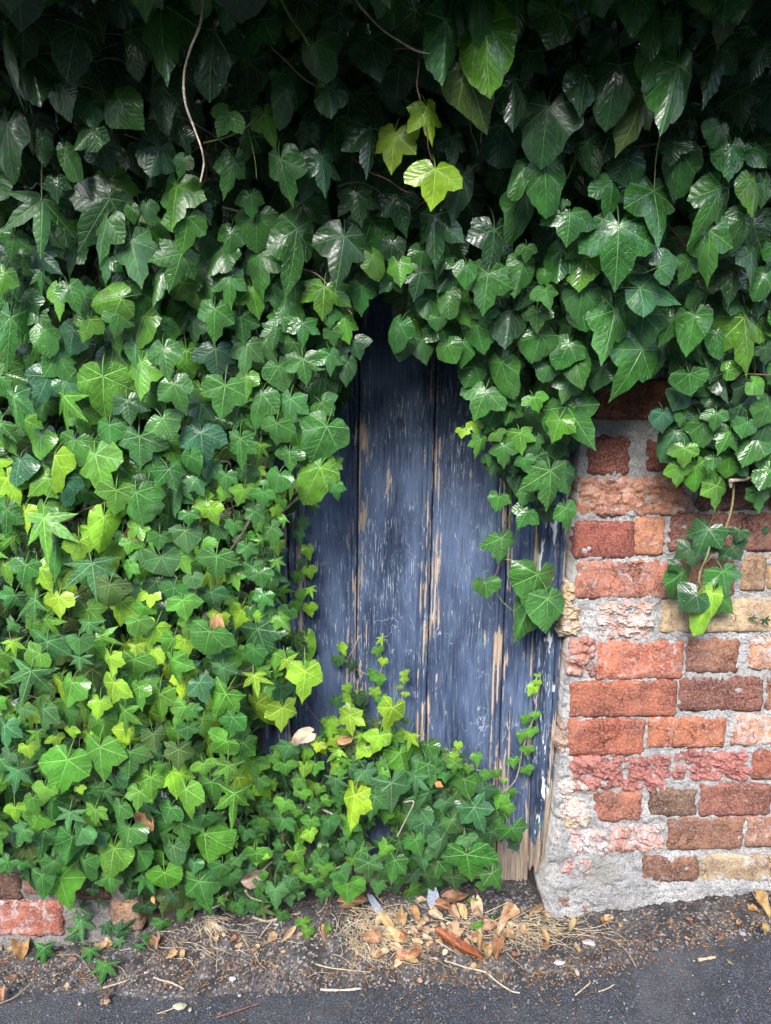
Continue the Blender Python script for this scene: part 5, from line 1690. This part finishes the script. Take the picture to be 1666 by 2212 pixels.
# straw, needles, grit: nobody could count these
g = Geo()
for i in range(820):
    u = rg.random()
    if u < .42:
        cx, cy, sx, sy = 805, 2010, 42, 36
    elif u < .8:
        cx, cy, sx, sy = 1130, 2010, 75, 22
    elif u < .92:
        cx, cy, sx, sy = 960, 2035, 80, 30
    else:
        cx, cy, sx, sy = rg.uniform(350, 520), 2040, 50, 30
    px, py = rg.gauss(cx, sx), rg.gauss(cy, sy)
    if py < 1950 or (px > 1165 and py < 1988):
        continue
    a = rg.gauss(.35, .6) if u > .42 else rg.gauss(1.0, .7)
    ln = rg.uniform(18, 70)
    c0 = Vector((px, py))
    pts = []
    z0 = rg.uniform(.002, .016)
    for k in range(5):
        pts.append(G(c0.x, c0.y, z0 + .003 * math.sin(k * 1.3 + i)))
        a += rg.uniform(-.28, .28)
        c0 += Vector((math.cos(a), math.sin(a) * .7)) * ln / 4
    col = rg.choice(((.48, .39, .25), (.42, .33, .20), (.54, .46, .32), (.32, .23, .13)))
    g.tube(smooth_path(pts, 2), rg.uniform(.00045, .00105), .0004, 4, (*col, 1))
tag(link('straw', g.mesh('straw', M_BARK, True, True)), kind='stuff')
# hair roots of the ivy on the bank
g = Geo()
for i in range(40):
    px, py = 448 + rg.gauss(0, 10), 1995 + rg.gauss(0, 6)
    a = rg.gauss(1.1, .45)
    c0 = Vector((px, py))
    pts = []
    for k in range(6):
        pts.append(G(c0.x, c0.y, .004 + .004 * math.sin(k)))
        a += rg.uniform(-.25, .2)
        c0 += Vector((math.cos(a), math.sin(a) * .8)) * rg.uniform(8, 22)
    g.tube(smooth_path(pts, 2), .0007, .0003, 4, (.50, .41, .28, 1))
tag(link('hair_roots', g.mesh('hair_roots', M_BARK, True, True)), kind='stuff')

g = Geo()
for i in range(1900):
    px = rg.uniform(-40, 1700)
    edge = lerp_table([(0, 2110), (350, 2130), (640, 2105), (900, 2135), (1250, 2125), (1480, 2040), (1700, 2000)], px)
    py = rg.gauss(edge - 45, 36)
    if rg.random() < .06:
        py = rg.uniform(edge, 2230)
    lo = lerp_table([(0, 2065), (310, 2035), (430, 1990), (900, 1950), (1160, 1955), (1190, 1994), (1700, 1924)], px)
    if py < lo:
        continue
    p0 = G(px, py, .0035)
    a = rg.uniform(0, 6.28)
    L = rg.uniform(.004, .013)
    bend = rg.uniform(-1.6, 1.6)
    pts = []
    for k in range(4):
        pts.append(p0 + Vector((0, 0, .0015 * math.sin(k))))
        p0 = p0 + Vector((math.cos(a), math.sin(a), rg.uniform(-.1, .12))) * L / 3
        a += bend / 3
    col = rg.choice(((.40, .17, .045), (.46, .24, .06), (.27, .10, .04), (.50, .34, .12), (.18, .08, .04)))
    g.tube(pts, rg.uniform(.0006, .0012), .0004, 3, (*col, 1))
tag(link('needle_litter', g.mesh('needle_litter', M_TINT, True, True)), kind='stuff')

g = Geo()
octa = [(1, 0, 0), (-1, 0, 0), (0, 1, 0), (0, -1, 0), (0, 0, 1), (0, 0, -1)]
of = [(0, 2, 4), (2, 1, 4), (1, 3, 4), (3, 0, 4), (2, 0, 5), (1, 2, 5), (3, 1, 5), (0, 3, 5)]
for i in range(7500):
    px = rg.uniform(-60, 1720)
    edge = lerp_table([(0, 2110), (350, 2130), (640, 2105), (900, 2135), (1250, 2125), (1480, 2040), (1700, 2000)], px)
    lo = lerp_table([(0, 2060), (310, 2030), (430, 1985), (900, 1940), (1160, 1945), (1190, 1990), (1700, 1920)], px)
    py = rg.uniform(lo, edge + 15) if rg.random() < .9 else rg.uniform(edge, 2230)
    p0 = G(px, py, .0015)
    s = rg.choice((.0010, .0014, .0018, .0024)) * rg.uniform(.7, 1.2)
    col = rg.choice(((.12, .11, .11), (.20, .19, .19), (.07, .06, .055), (.32, .31, .30), (.05, .04, .035), (.24, .17, .13), (.10, .07, .05)))
    rot = Matrix.Rotation(rg.uniform(0, 6.28), 3, 'Z') @ Matrix.Rotation(rg.uniform(-.6, .6), 3, 'X')
    vs = [p0 + rot @ Vector((q[0] * s * rg.uniform(.7, 1.3), q[1] * s * rg.uniform(.7, 1.2), q[2] * s * rg.uniform(.5, .9))) for q in octa]
    g.add(vs, of, (*col, 1))
tag(link('grit', g.mesh('grit', M_TINT, False, True)), kind='stuff')
